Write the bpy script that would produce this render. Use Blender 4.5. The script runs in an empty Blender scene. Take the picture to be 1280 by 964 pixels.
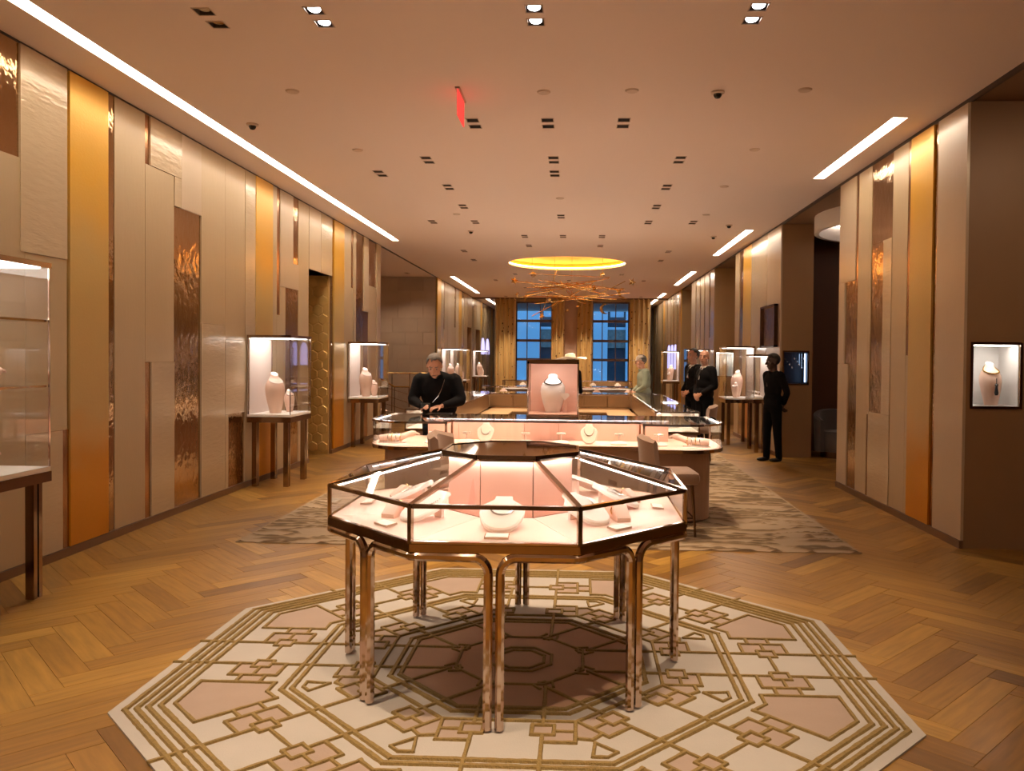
import bpy, bmesh, math, random
from mathutils import Vector, Matrix, noise
from mathutils.geometry import delaunay_2d_cdt
random.seed(7)
PI = math.pi
scene = bpy.context.scene
COL = scene.collection

# ------------------------------------------------------------------ camera
FPX = 1000.0
EYE = Vector((0, 0, 1.65))
yaw, pit, rol = math.atan(40 / FPX), math.atan(18 / FPX), 0.009
fw = Vector((-math.sin(yaw) * math.cos(pit), math.cos(yaw) * math.cos(pit), -math.sin(pit)))
r0 = Vector((math.cos(yaw), math.sin(yaw), 0)); u0 = r0.cross(fw)
rt = math.cos(rol) * r0 + math.sin(rol) * u0
up = -math.sin(rol) * r0 + math.cos(rol) * u0
cam = bpy.data.cameras.new('camera'); cam_o = bpy.data.objects.new('camera', cam); COL.objects.link(cam_o)
cam.sensor_width = 36.0; cam.lens = FPX / 1280 * 36.0
cam.shift_x = (640 - 683.83) / 1280; cam.shift_y = (464.64 - 482) / 1280
cam.clip_start = 0.05; cam.clip_end = 300
cam_o.matrix_world = Matrix(((rt.x, up.x, -fw.x, EYE.x), (rt.y, up.y, -fw.y, EYE.y), (rt.z, up.z, -fw.z, EYE.z), (0, 0, 0, 1)))
scene.camera = cam_o

# ------------------------------------------------------------------ world, exposure
w = bpy.data.worlds.new('dusk'); scene.world = w; w.use_nodes = True
bg = w.node_tree.nodes['Background']; bg.inputs[0].default_value = (0.26, 0.52, 0.82, 1); bg.inputs[1].default_value = 0.85
scene.view_settings.view_transform = 'Standard'; scene.view_settings.look = 'None'
scene.view_settings.exposure = 1.2; scene.view_settings.gamma = 1.0
scene.view_settings.use_curve_mapping = False
scene.cycles.max_bounces = 12; scene.cycles.diffuse_bounces = 8; scene.cycles.glossy_bounces = 5
scene.cycles.transparent_max_bounces = 24; scene.cycles.caustics_reflective = True; scene.cycles.caustics_refractive = False
scene.cycles.sample_clamp_indirect = 4.0

WARM = (1.0, 0.755, 0.53); NEUT = (1.0, 0.91, 0.85)
E_SPOT = 165.0; E_STRIP = 11.5; E_CASE = 17.5; E_VIT = 4.2

# ------------------------------------------------------------------ materials
def mat(name, color, rough=0.5, metal=0.0, bump=None, var=None, coat=0.0, spec=None, sheen=0.0):
    """bump=(kind, scale(x,y,z), strength, distance); var=(scale(x,y,z), amount)"""
    m = bpy.data.materials.new(name); m.use_nodes = True
    n = m.node_tree.nodes; l = m.node_tree.links; b = n['Principled BSDF']
    b.inputs['Base Color'].default_value = (*color, 1); b.inputs['Roughness'].default_value = rough; b.inputs['Metallic'].default_value = metal
    b.inputs['Coat Weight'].default_value = coat; b.inputs['Coat Roughness'].default_value = 0.12
    if spec is not None: b.inputs['Specular IOR Level'].default_value = spec
    if sheen: b.inputs['Sheen Weight'].default_value = sheen
    geo = n.new('ShaderNodeNewGeometry')
    def mapped(sc):
        mp = n.new('ShaderNodeMapping'); mp.inputs['Scale'].default_value = sc
        l.new(geo.outputs['Position'], mp.inputs['Vector']); return mp
    if var:
        t = n.new('ShaderNodeTexNoise'); t.inputs['Scale'].default_value = 1; t.inputs['Detail'].default_value = 4
        l.new(mapped(var[0]).outputs[0], t.inputs['Vector'])
        mx = n.new('ShaderNodeMix'); mx.data_type = 'RGBA'
        d = [max(0, c * (1 - var[1])) for c in color]; h = [min(1, c * (1 + var[1])) for c in color]
        mx.inputs[6].default_value = (*d, 1); mx.inputs[7].default_value = (*h, 1)
        l.new(t.outputs[0], mx.inputs[0]); l.new(mx.outputs[2], b.inputs['Base Color'])
    if bump:
        k, sc, st, di = bump
        if k == 'noise':
            t = n.new('ShaderNodeTexNoise'); t.inputs['Scale'].default_value = 1; t.inputs['Detail'].default_value = 3; o = t.outputs[0]
        else:
            t = n.new('ShaderNodeTexVoronoi'); t.inputs['Scale'].default_value = 1; o = t.outputs['Distance']
            t.feature = 'SMOOTH_F1' if k == 'vor' else 'DISTANCE_TO_EDGE'
        l.new(mapped(sc).outputs[0], t.inputs['Vector'])
        bp = n.new('ShaderNodeBump'); bp.inputs['Strength'].default_value = st; bp.inputs['Distance'].default_value = di
        l.new(o, bp.inputs['Height']); l.new(bp.outputs[0], b.inputs['Normal'])
    return m

def emit(name, color, s):
    m = bpy.data.materials.new(name); m.use_nodes = True
    n = m.node_tree.nodes; n.remove(n['Principled BSDF'])
    e = n.new('ShaderNodeEmission'); e.inputs[0].default_value = (*color, 1); e.inputs[1].default_value = s
    m.node_tree.links.new(e.outputs[0], n['Material Output'].inputs[0]); return m

def glass(name, tint=(0.97, 0.97, 0.96), ior=1.45):
    m = bpy.data.materials.new(name); m.use_nodes = True
    n = m.node_tree.nodes; l = m.node_tree.links; n.remove(n['Principled BSDF'])
    t = n.new('ShaderNodeBsdfTransparent'); t.inputs[0].default_value = (*tint, 1)
    g = n.new('ShaderNodeBsdfGlossy'); g.inputs['Roughness'].default_value = 0.02
    lw = n.new('ShaderNodeLayerWeight'); lw.inputs[0].default_value = 0.5
    pw = n.new('ShaderNodeMath'); pw.operation = 'POWER'; pw.inputs[1].default_value = 5.0; l.new(lw.outputs['Facing'], pw.inputs[0])
    f0 = ((ior - 1) / (ior + 1)) ** 2
    f = n.new('ShaderNodeMath'); f.operation = 'MULTIPLY_ADD'; f.inputs[1].default_value = 1 - f0; f.inputs[2].default_value = f0; l.new(pw.outputs[0], f.inputs[0])
    mx = n.new('ShaderNodeMixShader'); l.new(f.outputs[0], mx.inputs[0]); l.new(t.outputs[0], mx.inputs[1]); l.new(g.outputs[0], mx.inputs[2])
    l.new(mx.outputs[0], n['Material Output'].inputs[0]); return m

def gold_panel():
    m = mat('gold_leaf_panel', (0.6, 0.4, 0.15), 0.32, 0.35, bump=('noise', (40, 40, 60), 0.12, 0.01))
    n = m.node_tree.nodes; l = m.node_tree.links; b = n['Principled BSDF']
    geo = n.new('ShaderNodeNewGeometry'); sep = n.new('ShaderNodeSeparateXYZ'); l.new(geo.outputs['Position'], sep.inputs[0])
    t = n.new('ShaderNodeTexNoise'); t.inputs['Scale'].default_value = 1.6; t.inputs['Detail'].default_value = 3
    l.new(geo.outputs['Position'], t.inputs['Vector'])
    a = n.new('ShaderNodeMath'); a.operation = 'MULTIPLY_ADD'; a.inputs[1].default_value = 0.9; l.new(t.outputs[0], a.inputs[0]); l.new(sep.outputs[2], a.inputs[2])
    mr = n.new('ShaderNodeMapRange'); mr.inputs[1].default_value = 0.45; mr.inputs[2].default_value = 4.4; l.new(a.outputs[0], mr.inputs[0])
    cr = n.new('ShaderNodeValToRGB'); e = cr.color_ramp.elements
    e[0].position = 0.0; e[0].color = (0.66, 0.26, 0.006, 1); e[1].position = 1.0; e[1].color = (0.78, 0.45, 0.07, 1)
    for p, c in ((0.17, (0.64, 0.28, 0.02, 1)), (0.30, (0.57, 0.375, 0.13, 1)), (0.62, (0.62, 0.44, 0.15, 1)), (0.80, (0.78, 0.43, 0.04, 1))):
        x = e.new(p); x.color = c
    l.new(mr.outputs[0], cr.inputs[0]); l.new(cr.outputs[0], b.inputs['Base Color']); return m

def wood():
    m = mat('oak_parquet', (0.4, 0.22, 0.1), 0.40, 0, coat=0.04, spec=0.32)
    n = m.node_tree.nodes; l = m.node_tree.links; b = n['Principled BSDF']
    uv = n.new('ShaderNodeUVMap'); mp = n.new('ShaderNodeMapping'); mp.inputs['Scale'].default_value = (3, 30, 1); l.new(uv.outputs[0], mp.inputs[0])
    t = n.new('ShaderNodeTexNoise'); t.inputs['Scale'].default_value = 1.0; t.inputs['Detail'].default_value = 6; l.new(mp.outputs[0], t.inputs['Vector'])
    oi = n.new('ShaderNodeObjectInfo'); ge = n.new('ShaderNodeNewGeometry')
    ad = n.new('ShaderNodeMath'); ad.operation = 'ADD'; l.new(oi.outputs['Random'], ad.inputs[0]); l.new(ge.outputs['Random Per Island'], ad.inputs[1])
    fr = n.new('ShaderNodeMath'); fr.operation = 'FRACT'; l.new(ad.outputs[0], fr.inputs[0])
    cr = n.new('ShaderNodeValToRGB'); e = cr.color_ramp.elements
    e[0].position = 0; e[0].color = (0.17, 0.08, 0.014, 1); e[1].position = 1; e[1].color = (0.43, 0.24, 0.048, 1)
    x = e.new(0.18); x.color = (0.275, 0.136, 0.024, 1); x = e.new(0.8); x.color = (0.325, 0.17, 0.031, 1)
    l.new(fr.outputs[0], cr.inputs[0])
    mx = n.new('ShaderNodeMix'); mx.data_type = 'RGBA'; mx.blend_type = 'MULTIPLY'; mx.inputs[0].default_value = 1
    c2 = n.new('ShaderNodeValToRGB'); c2.color_ramp.elements[0].position = 0.3; c2.color_ramp.elements[0].color = (0.72, 0.70, 0.66, 1); c2.color_ramp.elements[1].position = 0.7; c2.color_ramp.elements[1].color = (1.08, 1.06, 1.02, 1)
    l.new(t.outputs[0], c2.inputs[0]); l.new(cr.outputs[0], mx.inputs[6]); l.new(c2.outputs[0], mx.inputs[7]); l.new(mx.outputs[2], b.inputs['Base Color'])
    bp = n.new('ShaderNodeBump'); bp.inputs['Strength'].default_value = 0.08; bp.inputs['Distance'].default_value = 0.004; l.new(t.outputs[0], bp.inputs['Height']); l.new(bp.outputs[0], b.inputs['Normal'])
    return m

M = {}
M['cream'] = mat('cream_plaster', (0.51, 0.385, 0.225), 0.36, 0.12, ('noise', (30, 30, 8), 0.10, 0.01), ((1.5, 1.5, 0.5), 0.10), coat=0.12)
M['pale'] = mat('pale_plaster', (0.54, 0.42, 0.28), 0.33, 0.12, ('noise', (50, 50, 9), 0.08, 0.01), ((1.2, 1.2, 0.6), 0.08), coat=0.12)
M['tex'] = mat('textured_cream_plaster', (0.56, 0.435, 0.275), 0.24, 0.12, ('noise', (7, 7, 26), 0.36, 0.013), ((1.5, 1.5, 0.5), 0.08), coat=0.45)
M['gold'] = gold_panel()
M['mirror'] = mat('hammered_bronze_mirror', (0.43, 0.275, 0.145), 0.10, 1.0, ('noise', (14, 14, 9), 0.55, 0.012), ((2, 2, 2), 0.15))
M['copper'] = mat('copper_strip', (0.42, 0.22, 0.10), 0.22, 1.0)
M['brown'] = mat('brown_suede_panel', (0.32, 0.185, 0.085), 0.45, 0.1, ('noise', (60, 60, 60), 0.1, 0.004), ((2, 2, 1.2), 0.18))
M['tan'] = mat('tan_gold_panel', (0.42, 0.285, 0.14), 0.36, 0.3, None, ((2, 2, 1.2), 0.12))
M['darkbrown'] = mat('dark_brown_wall', (0.13, 0.055, 0.028), 0.5, 0, None, ((2, 2, 1), 0.15))
M['soffit'] = mat('brown_soffit', (0.20, 0.115, 0.06), 0.55)
M['ceil'] = mat('ceiling_paint', (0.80, 0.68, 0.625), 0.62, spec=0.3)
M['cove'] = mat('white_cove_paint', (0.8, 0.74, 0.68), 0.6)
M['gap'] = mat('shadow_gap_bronze', (0.05, 0.03, 0.02), 0.5)
M['base'] = mat('bronze_baseboard', (0.24, 0.14, 0.08), 0.35, 0.7)
M['wood'] = wood()
M['rose'] = mat('rose_gold_metal', (0.56, 0.43, 0.345), 0.08, 1.0)
M['bronze'] = mat('polished_bronze', (0.38, 0.265, 0.19), 0.12, 1.0)
M['darkbronze'] = mat('dark_bronze', (0.16, 0.10, 0.065), 0.22, 1.0)
M['capmirror'] = mat('mirror_cap', (0.50, 0.39, 0.29), 0.04, 1.0)
M['brass'] = mat('brass_rod', (0.62, 0.40, 0.15), 0.22, 1.0)
M['glass'] = glass('clear_glass')
M['peach'] = mat('peach_leather', (0.77, 0.44, 0.335), 0.55, 0, ('noise', (200, 200, 200), 0.08, 0.002))
M['deck'] = mat('blush_deck_leather', (0.83, 0.62, 0.52), 0.55, 0, ('noise', (200, 200, 200), 0.08, 0.002))
M['vback'] = mat('vitrine_back_fabric', (0.62, 0.52, 0.47), 0.6)
M['white'] = mat('white_display_leather', (0.86, 0.77, 0.70), 0.5)
M['blush'] = mat('blush_bust_leather', (0.80, 0.55, 0.43), 0.5)
M['card'] = mat('white_card', (0.88, 0.85, 0.80), 0.4)
M['jewel'] = mat('silver_jewel', (0.80, 0.78, 0.76), 0.12, 1.0)
M['blackbead'] = mat('black_bead', (0.02, 0.025, 0.03), 0.15)
M['goldjewel'] = mat('gold_jewel', (0.75, 0.52, 0.2), 0.15, 1.0)
M['counterbase'] = mat('taupe_tile_base', (0.36, 0.22, 0.155), 0.42, 0.1, ('noise', (9, 9, 9), 0.1, 0.01), ((6, 6, 6), 0.15))
M['cabinet'] = mat('brown_lacquer_cabinet', (0.27, 0.165, 0.085), 0.32, 0.15, None, ((2, 2, 2), 0.1))
M['ledge'] = mat('tan_leather_ledge', (0.44, 0.29, 0.15), 0.45)
M['boucle'] = mat('taupe_boucle', (0.31, 0.20, 0.14), 0.85, 0, ('vor', (120, 120, 120), 0.5, 0.006), None, sheen=0.3)
M['greychair'] = mat('grey_velvet', (0.12, 0.10, 0.09), 0.8, sheen=0.4)
M['rugcream'] = mat('cream_wool', (0.44, 0.40, 0.35), 0.9, 0, ('noise', (160, 160, 160), 0.25, 0.004), ((5, 5, 5), 0.07))
M['rugpink'] = mat('blush_wool', (0.37, 0.275, 0.215), 0.9, 0, ('noise', (90, 260, 160), 0.3, 0.004), ((6, 6, 6), 0.08))
M['rugcentre'] = mat('rust_blush_wool', (0.42, 0.25, 0.16), 0.9, 0, ('noise', (90, 260, 160), 0.3, 0.004), ((6, 6, 6), 0.08))
M['cord'] = mat('gold_cord_pile', (0.27, 0.175, 0.05), 0.8, 0, ('noise', (150, 150, 150), 0.8, 0.01), ((60, 60, 60), 0.35))
M['curtain'] = mat('gold_curtain_fabric', (0.60, 0.43, 0.19), 0.42, 0.3)
M['sequin'] = mat('dark_sequin', (0.12, 0.07, 0.03), 0.3, 0.5)
M['pillar'] = mat('blush_pillar', (0.42, 0.28, 0.21), 0.6)
M['winframe'] = mat('bronze_window_frame', (0.14, 0.10, 0.075), 0.4, 0.5)
M['winglass'] = glass('window_glass', (0.93, 0.96, 0.98), 1.3)
M['facade'] = mat('street_facade_panel', (0.30, 0.52, 0.72), 0.35)
M['facadedark'] = mat('street_facade_dark', (0.035, 0.055, 0.08), 0.15)
M['facadestone'] = mat('street_facade_stone', (0.12, 0.15, 0.16), 0.7, 0, ('vor', (6, 6, 6), 0.6, 0.05), ((7, 7, 7), 0.6))
M['stone'] = mat('taupe_stone', (0.47, 0.38, 0.30), 0.6, 0, ('noise', (8, 8, 8), 0.15, 0.01), ((3, 3, 3), 0.12))
M['stone2'] = mat('taupe_stone_dark', (0.43, 0.34, 0.265), 0.6, 0, ('noise', (8, 8, 8), 0.15, 0.01), ((3, 3, 3), 0.12))
M['goldscale'] = mat('hammered_gold_scale', (0.68, 0.46, 0.15), 0.38, 0.5, ('noise', (12, 12, 12), 0.2, 0.01), ((5, 5, 5), 0.15))
M['golddome'] = mat('gold_leaf_dome', (0.85, 0.43, 0.03), 0.45, 0.15, None, ((4, 4, 4), 0.1))
M['housing'] = mat('downlight_housing', (0.10, 0.07, 0.05), 0.5)
M['trim'] = mat('downlight_trim', (0.50, 0.38, 0.30), 0.5)
M['detector'] = mat('cream_plastic', (0.62, 0.49, 0.40), 0.5)
M['black'] = mat('black_plastic', (0.015, 0.014, 0.013), 0.25)
M['suit'] = mat('black_suit_wool', (0.006, 0.0055, 0.006), 0.9, spec=0.12)
M['navy'] = mat('black_knit', (0.005, 0.005, 0.006), 0.9, spec=0.1)
M['shoe'] = mat('black_shoe_leather', (0.012, 0.010, 0.009), 0.35)
M['skin'] = mat('light_skin', (0.62, 0.33, 0.22), 0.5)
M['skintan'] = mat('tan_skin', (0.48, 0.24, 0.15), 0.5)
M['skindark'] = mat('dark_skin', (0.055, 0.028, 0.018), 0.5)
M['hairgrey'] = mat('grey_hair', (0.15, 0.13, 0.115), 0.7, 0, ('noise', (140, 140, 60), 0.8, 0.01), ((50, 50, 50), 0.7))
M['hairdark'] = mat('dark_hair', (0.018, 0.013, 0.010), 0.6)
M['eyewhite'] = mat('eye_white', (0.30, 0.25, 0.22), 0.6, spec=0.1)
M['sage'] = mat('sage_green_jacket', (0.27, 0.31, 0.23), 0.75)
M['capcloth'] = mat('beige_cap_cloth', (0.55, 0.47, 0.38), 0.8)
M['shirt'] = mat('white_shirt', (0.72, 0.69, 0.66), 0.7)
M['hat'] = mat('cream_hat_felt', (0.72, 0.62, 0.48), 0.7)
M['niche'] = mat('niche_grey_fabric', (0.62, 0.60, 0.58), 0.7)
M['nichedark'] = mat('niche_navy_fabric', (0.01, 0.02, 0.04), 0.4)
M['lilac'] = emit('lilac_reflection_glow', (0.55, 0.50, 1.0), 0.75)  # emission stands in for lilac reflections on the glossy wall panels
M['strip'] = emit('ceiling_strip_light', (1.0, 0.86, 0.70), E_STRIP)
M['led'] = emit('case_led_strip', NEUT, E_CASE)
M['ledsoft'] = emit('showcase_soft_led', NEUT, E_CASE * 0.5)
M['vled'] = emit('vitrine_led_panel', NEUT, E_VIT)
M['lensdim'] = emit('deep_downlight_lens', (1.0, 0.9, 0.8), 0.25)
M['cubeled'] = emit('cube_led_spot', NEUT, 62.0)
M['lens'] = emit('downlight_lens', (0.95, 0.97, 1.0), 9.0)
M['domeled'] = emit('dome_cove_led', (1.0, 0.68, 0.30), 9.0)
M['coveled'] = emit('alcove_cove_led', (1.0, 0.80, 0.66), 4.0)
M['red'] = emit('red_edge_lit_panel', (1.0, 0.07, 0.05), 0.55)
M['nicheled'] = emit('niche_led', (1.0, 0.93, 0.85), 14.0)
M['blueled'] = emit('niche_blue_led', (0.45, 0.65, 1.0), 2.5)

# ------------------------------------------------------------------ mesh helpers
class MB:
    def __init__(s): s.v = []; s.f = []; s.uv = None
    def add(s, vs, fs):
        k = len(s.v); s.v += [tuple(v) for v in vs]; s.f += [tuple(i + k for i in f) for f in fs]; return s
    def box(s, x0, x1, y0, y1, z0, z1):
        return s.add([(x0, y0, z0), (x1, y0, z0), (x1, y1, z0), (x0, y1, z0), (x0, y0, z1), (x1, y0, z1), (x1, y1, z1), (x0, y1, z1)],
                     [(3, 2, 1, 0), (4, 5, 6, 7), (0, 1, 5, 4), (1, 2, 6, 5), (2, 3, 7, 6), (3, 0, 4, 7)])
    def bbox(s, x0, x1, y0, y1, z0, z1, b=0.01):
        """box with chamfered edges"""
        bm = bmesh.new(); bmesh.ops.create_cube(bm, size=1)
        for v in bm.verts: v.co = Vector(((x0 + x1) / 2 + v.co.x * (x1 - x0), (y0 + y1) / 2 + v.co.y * (y1 - y0), (z0 + z1) / 2 + v.co.z * (z1 - z0)))
        bmesh.ops.bevel(bm, geom=bm.edges[:], offset=b, segments=2, affect='EDGES', profile=0.5)
        bm.verts.index_update(); s.add([v.co[:] for v in bm.verts], [[v.index for v in f.verts] for f in bm.faces]); bm.free(); return s
    def quad(s, a, b, c, d): return s.add([a, b, c, d], [(0, 1, 2, 3)])
    def prism(s, poly, z0, z1):
        n = len(poly); vs = [(x, y, z0) for x, y in poly] + [(x, y, z1) for x, y in poly]
        fs = [tuple(range(n - 1, -1, -1)), tuple(range(n, 2 * n))] + [(i, (i + 1) % n, n + (i + 1) % n, n + i) for i in range(n)]
        return s.add(vs, fs)
    def slab(s, pts, nrm, th):
        """flat polygon pts (3d) thickened along nrm"""
        n = len(pts); o = Vector(nrm).normalized() * th
        vs = [Vector(p) for p in pts] + [Vector(p) + o for p in pts]
        fs = [tuple(range(n - 1, -1, -1)), tuple(range(n, 2 * n))] + [(i, (i + 1) % n, n + (i + 1) % n, n + i) for i in range(n)]
        return s.add(vs, fs)
    def bar(s, a, b, wd, ht, upv=(0, 0, 1)):
        a = Vector(a); b = Vector(b); d = (b - a).normalized(); sd = d.cross(Vector(upv))
        if sd.length < 1e-4: sd = d.cross(Vector((1, 0, 0)))
        sd.normalize(); uu = sd.cross(d)
        vs = []
        for p in (a, b):
            for x, y in ((-1, -1), (1, -1), (1, 1), (-1, 1)): vs.append(p + sd * x * wd / 2 + uu * y * ht / 2)
        return s.add(vs, [(3, 2, 1, 0), (4, 5, 6, 7), (0, 1, 5, 4), (1, 2, 6, 5), (2, 3, 7, 6), (3, 0, 4, 7)])
    def tube(s, path, r, n=8, closed=False):
        P = [Vector(p) for p in path]; m = len(P); vs = []; prev = None
        rr = r if isinstance(r, (list, tuple)) else [r] * m
        for i, p in enumerate(P):
            if closed: t = (P[(i + 1) % m] - P[i - 1])
            else: t = P[min(i + 1, m - 1)] - P[max(i - 1, 0)]
            t.normalize()
            if prev is None:
                prev = t.orthogonal().normalized()
                if abs(t.z) < 0.9: prev = Vector((0, 0, 1)) - t * t.z; prev.normalize()
            prev = (prev - t * prev.dot(t)).normalized(); q = t.cross(prev)
            for k in range(n):
                a = 2 * PI * (k + 0.5) / n; vs.append(p + (prev * math.cos(a) + q * math.sin(a)) * rr[i])
        fs = []
        for i in range(m if closed else m - 1):
            for k in range(n):
                a = i * n + k; b = i * n + (k + 1) % n; j = ((i + 1) % m) * n
                fs.append((a, b, j + (k + 1) % n, j + k))
        if not closed: fs += [tuple(range(n - 1, -1, -1)), tuple(range((m - 1) * n, m * n))]
        return s.add(vs, fs)
    def lathe(s, prof, n=20, c=(0, 0, 0), sx=1, sy=1, caps=True):
        if prof[0] == prof[-1]: caps = False
        vs = []; fs = []
        for r, z in prof:
            for k in range(n):
                a = 2 * PI * k / n; vs.append((c[0] + r * sx * math.cos(a), c[1] + r * sy * math.sin(a), c[2] + z))
        m = len(prof)
        for i in range(m - 1):
            for k in range(n): fs.append((i * n + k, i * n + (k + 1) % n, (i + 1) * n + (k + 1) % n, (i + 1) * n + k))
        if caps and prof[0][0] > 1e-6: fs.append(tuple(range(n - 1, -1, -1)))
        if caps and prof[-1][0] > 1e-6: fs.append(tuple(range((m - 1) * n, m * n)))
        return s.add(vs, fs)
    def ball(s, c, r, sub=2, mtx=None):
        bm = bmesh.new(); bmesh.ops.create_icosphere(bm, subdivisions=sub, radius=1)
        rr = r if isinstance(r, (tuple, list)) else (r, r, r)
        vs = []
        for v in bm.verts:
            p = Vector((v.co.x * rr[0], v.co.y * rr[1], v.co.z * rr[2]))
            if mtx: p = mtx @ p
            vs.append(p + Vector(c))
        bm.verts.index_update(); s.add(vs, [[v.index for v in f.verts] for f in bm.faces]); bm.free(); return s
    def cone(s, a, b, ra, rb, n=10):
        s.tube([a, b], [ra, rb], n); s.ball(a, ra, 1); s.ball(b, rb, 1); return s
    def xf(s, mtx, start=0):
        s.v = s.v[:start] + [tuple(mtx @ Vector(v)) for v in s.v[start:]]; return s
    def mesh(s, name, m, smooth=False):
        me = bpy.data.meshes.new(name); me.from_pydata(s.v, [], s.f); me.update()
        if m is not None: me.materials.append(M[m] if isinstance(m, str) else m)
        if smooth:
            me.polygons.foreach_set('use_smooth', [True] * len(me.polygons))
            try: me.set_sharp_from_angle(angle=math.radians(40))
            except Exception: pass
        return me
    def build(s, name, m, parent=None, smooth=False, fix=True):
        me = s.mesh(name, m, smooth)
        if fix:
            bm = bmesh.new(); bm.from_mesh(me); bmesh.ops.recalc_face_normals(bm, faces=bm.faces[:]); bm.to_mesh(me); bm.free()
        return link(name, me, parent)

def link(name, me, parent=None):
    o = bpy.data.objects.new(name, me); COL.objects.link(o)
    if parent is not None: o.parent = parent
    return o
def tag(o, label, cat, group=None):
    o['label'] = label; o['category'] = cat
    if group: o['group'] = group
    return o
def struct(o, label=None):
    o['kind'] = 'structure'
    if label: o['label'] = label
    return o
def thing(name, label, cat, loc=(0, 0, 0), rz=0.0, group=None):
    o = bpy.data.objects.new(name, None); COL.objects.link(o); o.empty_display_size = 0.1
    o.location = loc; o.rotation_euler = (0, 0, rz); return tag(o, label, cat, group)
def copy_tree(o, parent=None):
    c = o.copy(); COL.objects.link(c)
    if parent is not None: c.parent = parent
    for ch in list(o.children): copy_tree(ch, c)
    return c
def spot(name, loc, tgt, energy, size=70, blend=0.6, color=WARM, radius=0.05):
    li = bpy.data.lights.new(name, 'SPOT'); li.energy = energy; li.color = color; li.spot_size = math.radians(size); li.spot_blend = blend; li.shadow_soft_size = radius
    o = bpy.data.objects.new(name, li); COL.objects.link(o); o.location = loc
    o.rotation_euler = (Vector(tgt) - Vector(loc)).to_track_quat('-Z', 'Y').to_euler(); return o

# ================================================================== ROOM SHELL
H = 3.95; XL = -4.16; XR = 3.385; AX = -0.335

# ---- floor: subfloor + herringbone parquet planks
sub = struct(MB().box(-9.0, 6.5, -3, 41, -0.10, -0.012).build('floor', 'base'), 'oak herringbone parquet floor')
PW, PLN = 0.15, 0.75
def plank_mesh(pl):
    """pl: list of (u,v,du,dv,alongU) rectangles already in world corners"""
    vs = []; fs = []; uvs = []
    for c, ln in pl:
        k = len(vs); ce = sum((Vector((p[0], p[1], 0)) for p in c), Vector()) / 4
        for p in c: vs.append((p[0], p[1], -0.012))
        for p in c: vs.append((p[0], p[1], -0.0012))
        for p in c:
            d = (ce - Vector((p[0], p[1], 0))); vs.append((p[0] + d.x * 0.005, p[1] + d.y * 0.005, 0.0))
        off = random.random() * 50
        uvv = [(off, off), (off + ln, off), (off + ln, off + PW), (off, off + PW)] * 3
        F = [(8, 9, 10, 11)] + [(i, (i + 1) % 4, 4 + (i + 1) % 4, 4 + i) for i in range(4)] + [(4 + i, 4 + (i + 1) % 4, 8 + (i + 1) % 4, 8 + i) for i in range(4)]
        for f in F:
            fs.append(tuple(k + i for i in f)); uvs += [uvv[i] for i in f]
    me = bpy.data.meshes.new('plank'); me.from_pydata(vs, [], fs); me.update()
    ul = me.uv_layers.new(name='UVMap'); ul.data.foreach_set('uv', [x for u in uvs for x in u])
    me.materials.append(M['wood']); return me
def planks():
    c45 = math.sqrt(0.5); out = []; g = 0.0008
    def rect(u0, u1, v0, v1, alongu):
        u0 += g; u1 -= g; v0 += g; v1 -= g
        cs = [(u0, v0), (u1, v0), (u1, v1), (u0, v1)]
        if not alongu: cs = [(u1, v0), (u1, v1), (u0, v1), (u0, v0)]
        return [((u - v) * c45 - 0.4, (u + v) * c45) for u, v in cs]
    Lw = PLN + PW
    for a in range(-400, 500):
        for b in range(-25, 60):
            u = a * PW + b * Lw; v = a * PW + b * (PW - PLN)
            X = (u - v) * c45 - 0.4; Y = (u + v) * c45
            if X < -8.6 or X > 6.2 or Y < -2.4 or Y > 39.5: continue
            out.append((rect(u, u + PLN, v, v + PW, True), PLN)); out.append((rect(u + PLN, u + PLN + PW, v + PW - PLN, v + PW, False), PLN))
    return out
allp = planks()
def vis_key(p):
    cx = sum(q[0] for q in p[0]) / 4; cy = sum(q[1] for q in p[0]) / 4
    if cy < 2.95 or abs(cx + 0.06) / cy > 0.75: return 999
    ax, ay = abs(cx + 0.30), abs(cy - 4.30)
    if max(ax, ay) < 1.70 and (ax + ay) < 2.4: return 998
    if -2.9 < cx < 2.3 and cy > 7.0: return 997
    if cx < XL or (cx > XR and cy > 7.2): return 996
    return cy + abs(cx) * 0.05
allp.sort(key=vis_key)
for p in allp[:300]: link('floor_plank', plank_mesh([p]), sub)
rest = link('floor_planks', plank_mesh(allp[300:]), sub); rest['kind'] = 'stuff'

# ---- ceiling with real openings
DL = []   # downlight centres
DL_SIDE = [(4.4, 5.2), (4.4, 2.4), (5.2, 0.0)]; DL_STAIR_ADDED = [(-5.4, 18.4), (-4.8, 22.1), (-5.8, 21.9)]
for y, xs in ((0.2, (-1.79, -0.32, 1.15)), (2.8, (-1.79, -0.32, 1.15)), (5.42, (-2.54, -1.79, -0.32, 1.15)), (7.90, (-1.06, -0.33, 0.41)), (9.36, (-1.80, -0.32, 1.14)),
              (10.05, (-2.53, -0.33)), (10.85, (-1.80, 1.15)), (12.25, (-1.80, 1.15)), (13.10, (-0.32,)), (13.65, (-2.53, -1.80, 1.15, 1.90)),
              (15.25, (-1.06, -0.33, 0.41)), (16.55, (-1.06, 0.41)), (17.4, (-2.53, 1.90)), (19.0, (-2.53, 1.90)), (22.2, (-1.80, 1.15)), (24.0, (-2.53, -0.33, 1.90)), (26.5, (-1.80, 1.15)), (28.6, (-1.06, 0.41)), (30.3, (-2.8, -0.85, 0.2, 2.3))):
    for x in xs: DL.append((x, y))
DL += DL_STAIR_ADDED  # stair hall lamps are added to brighten the stone wall
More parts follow.
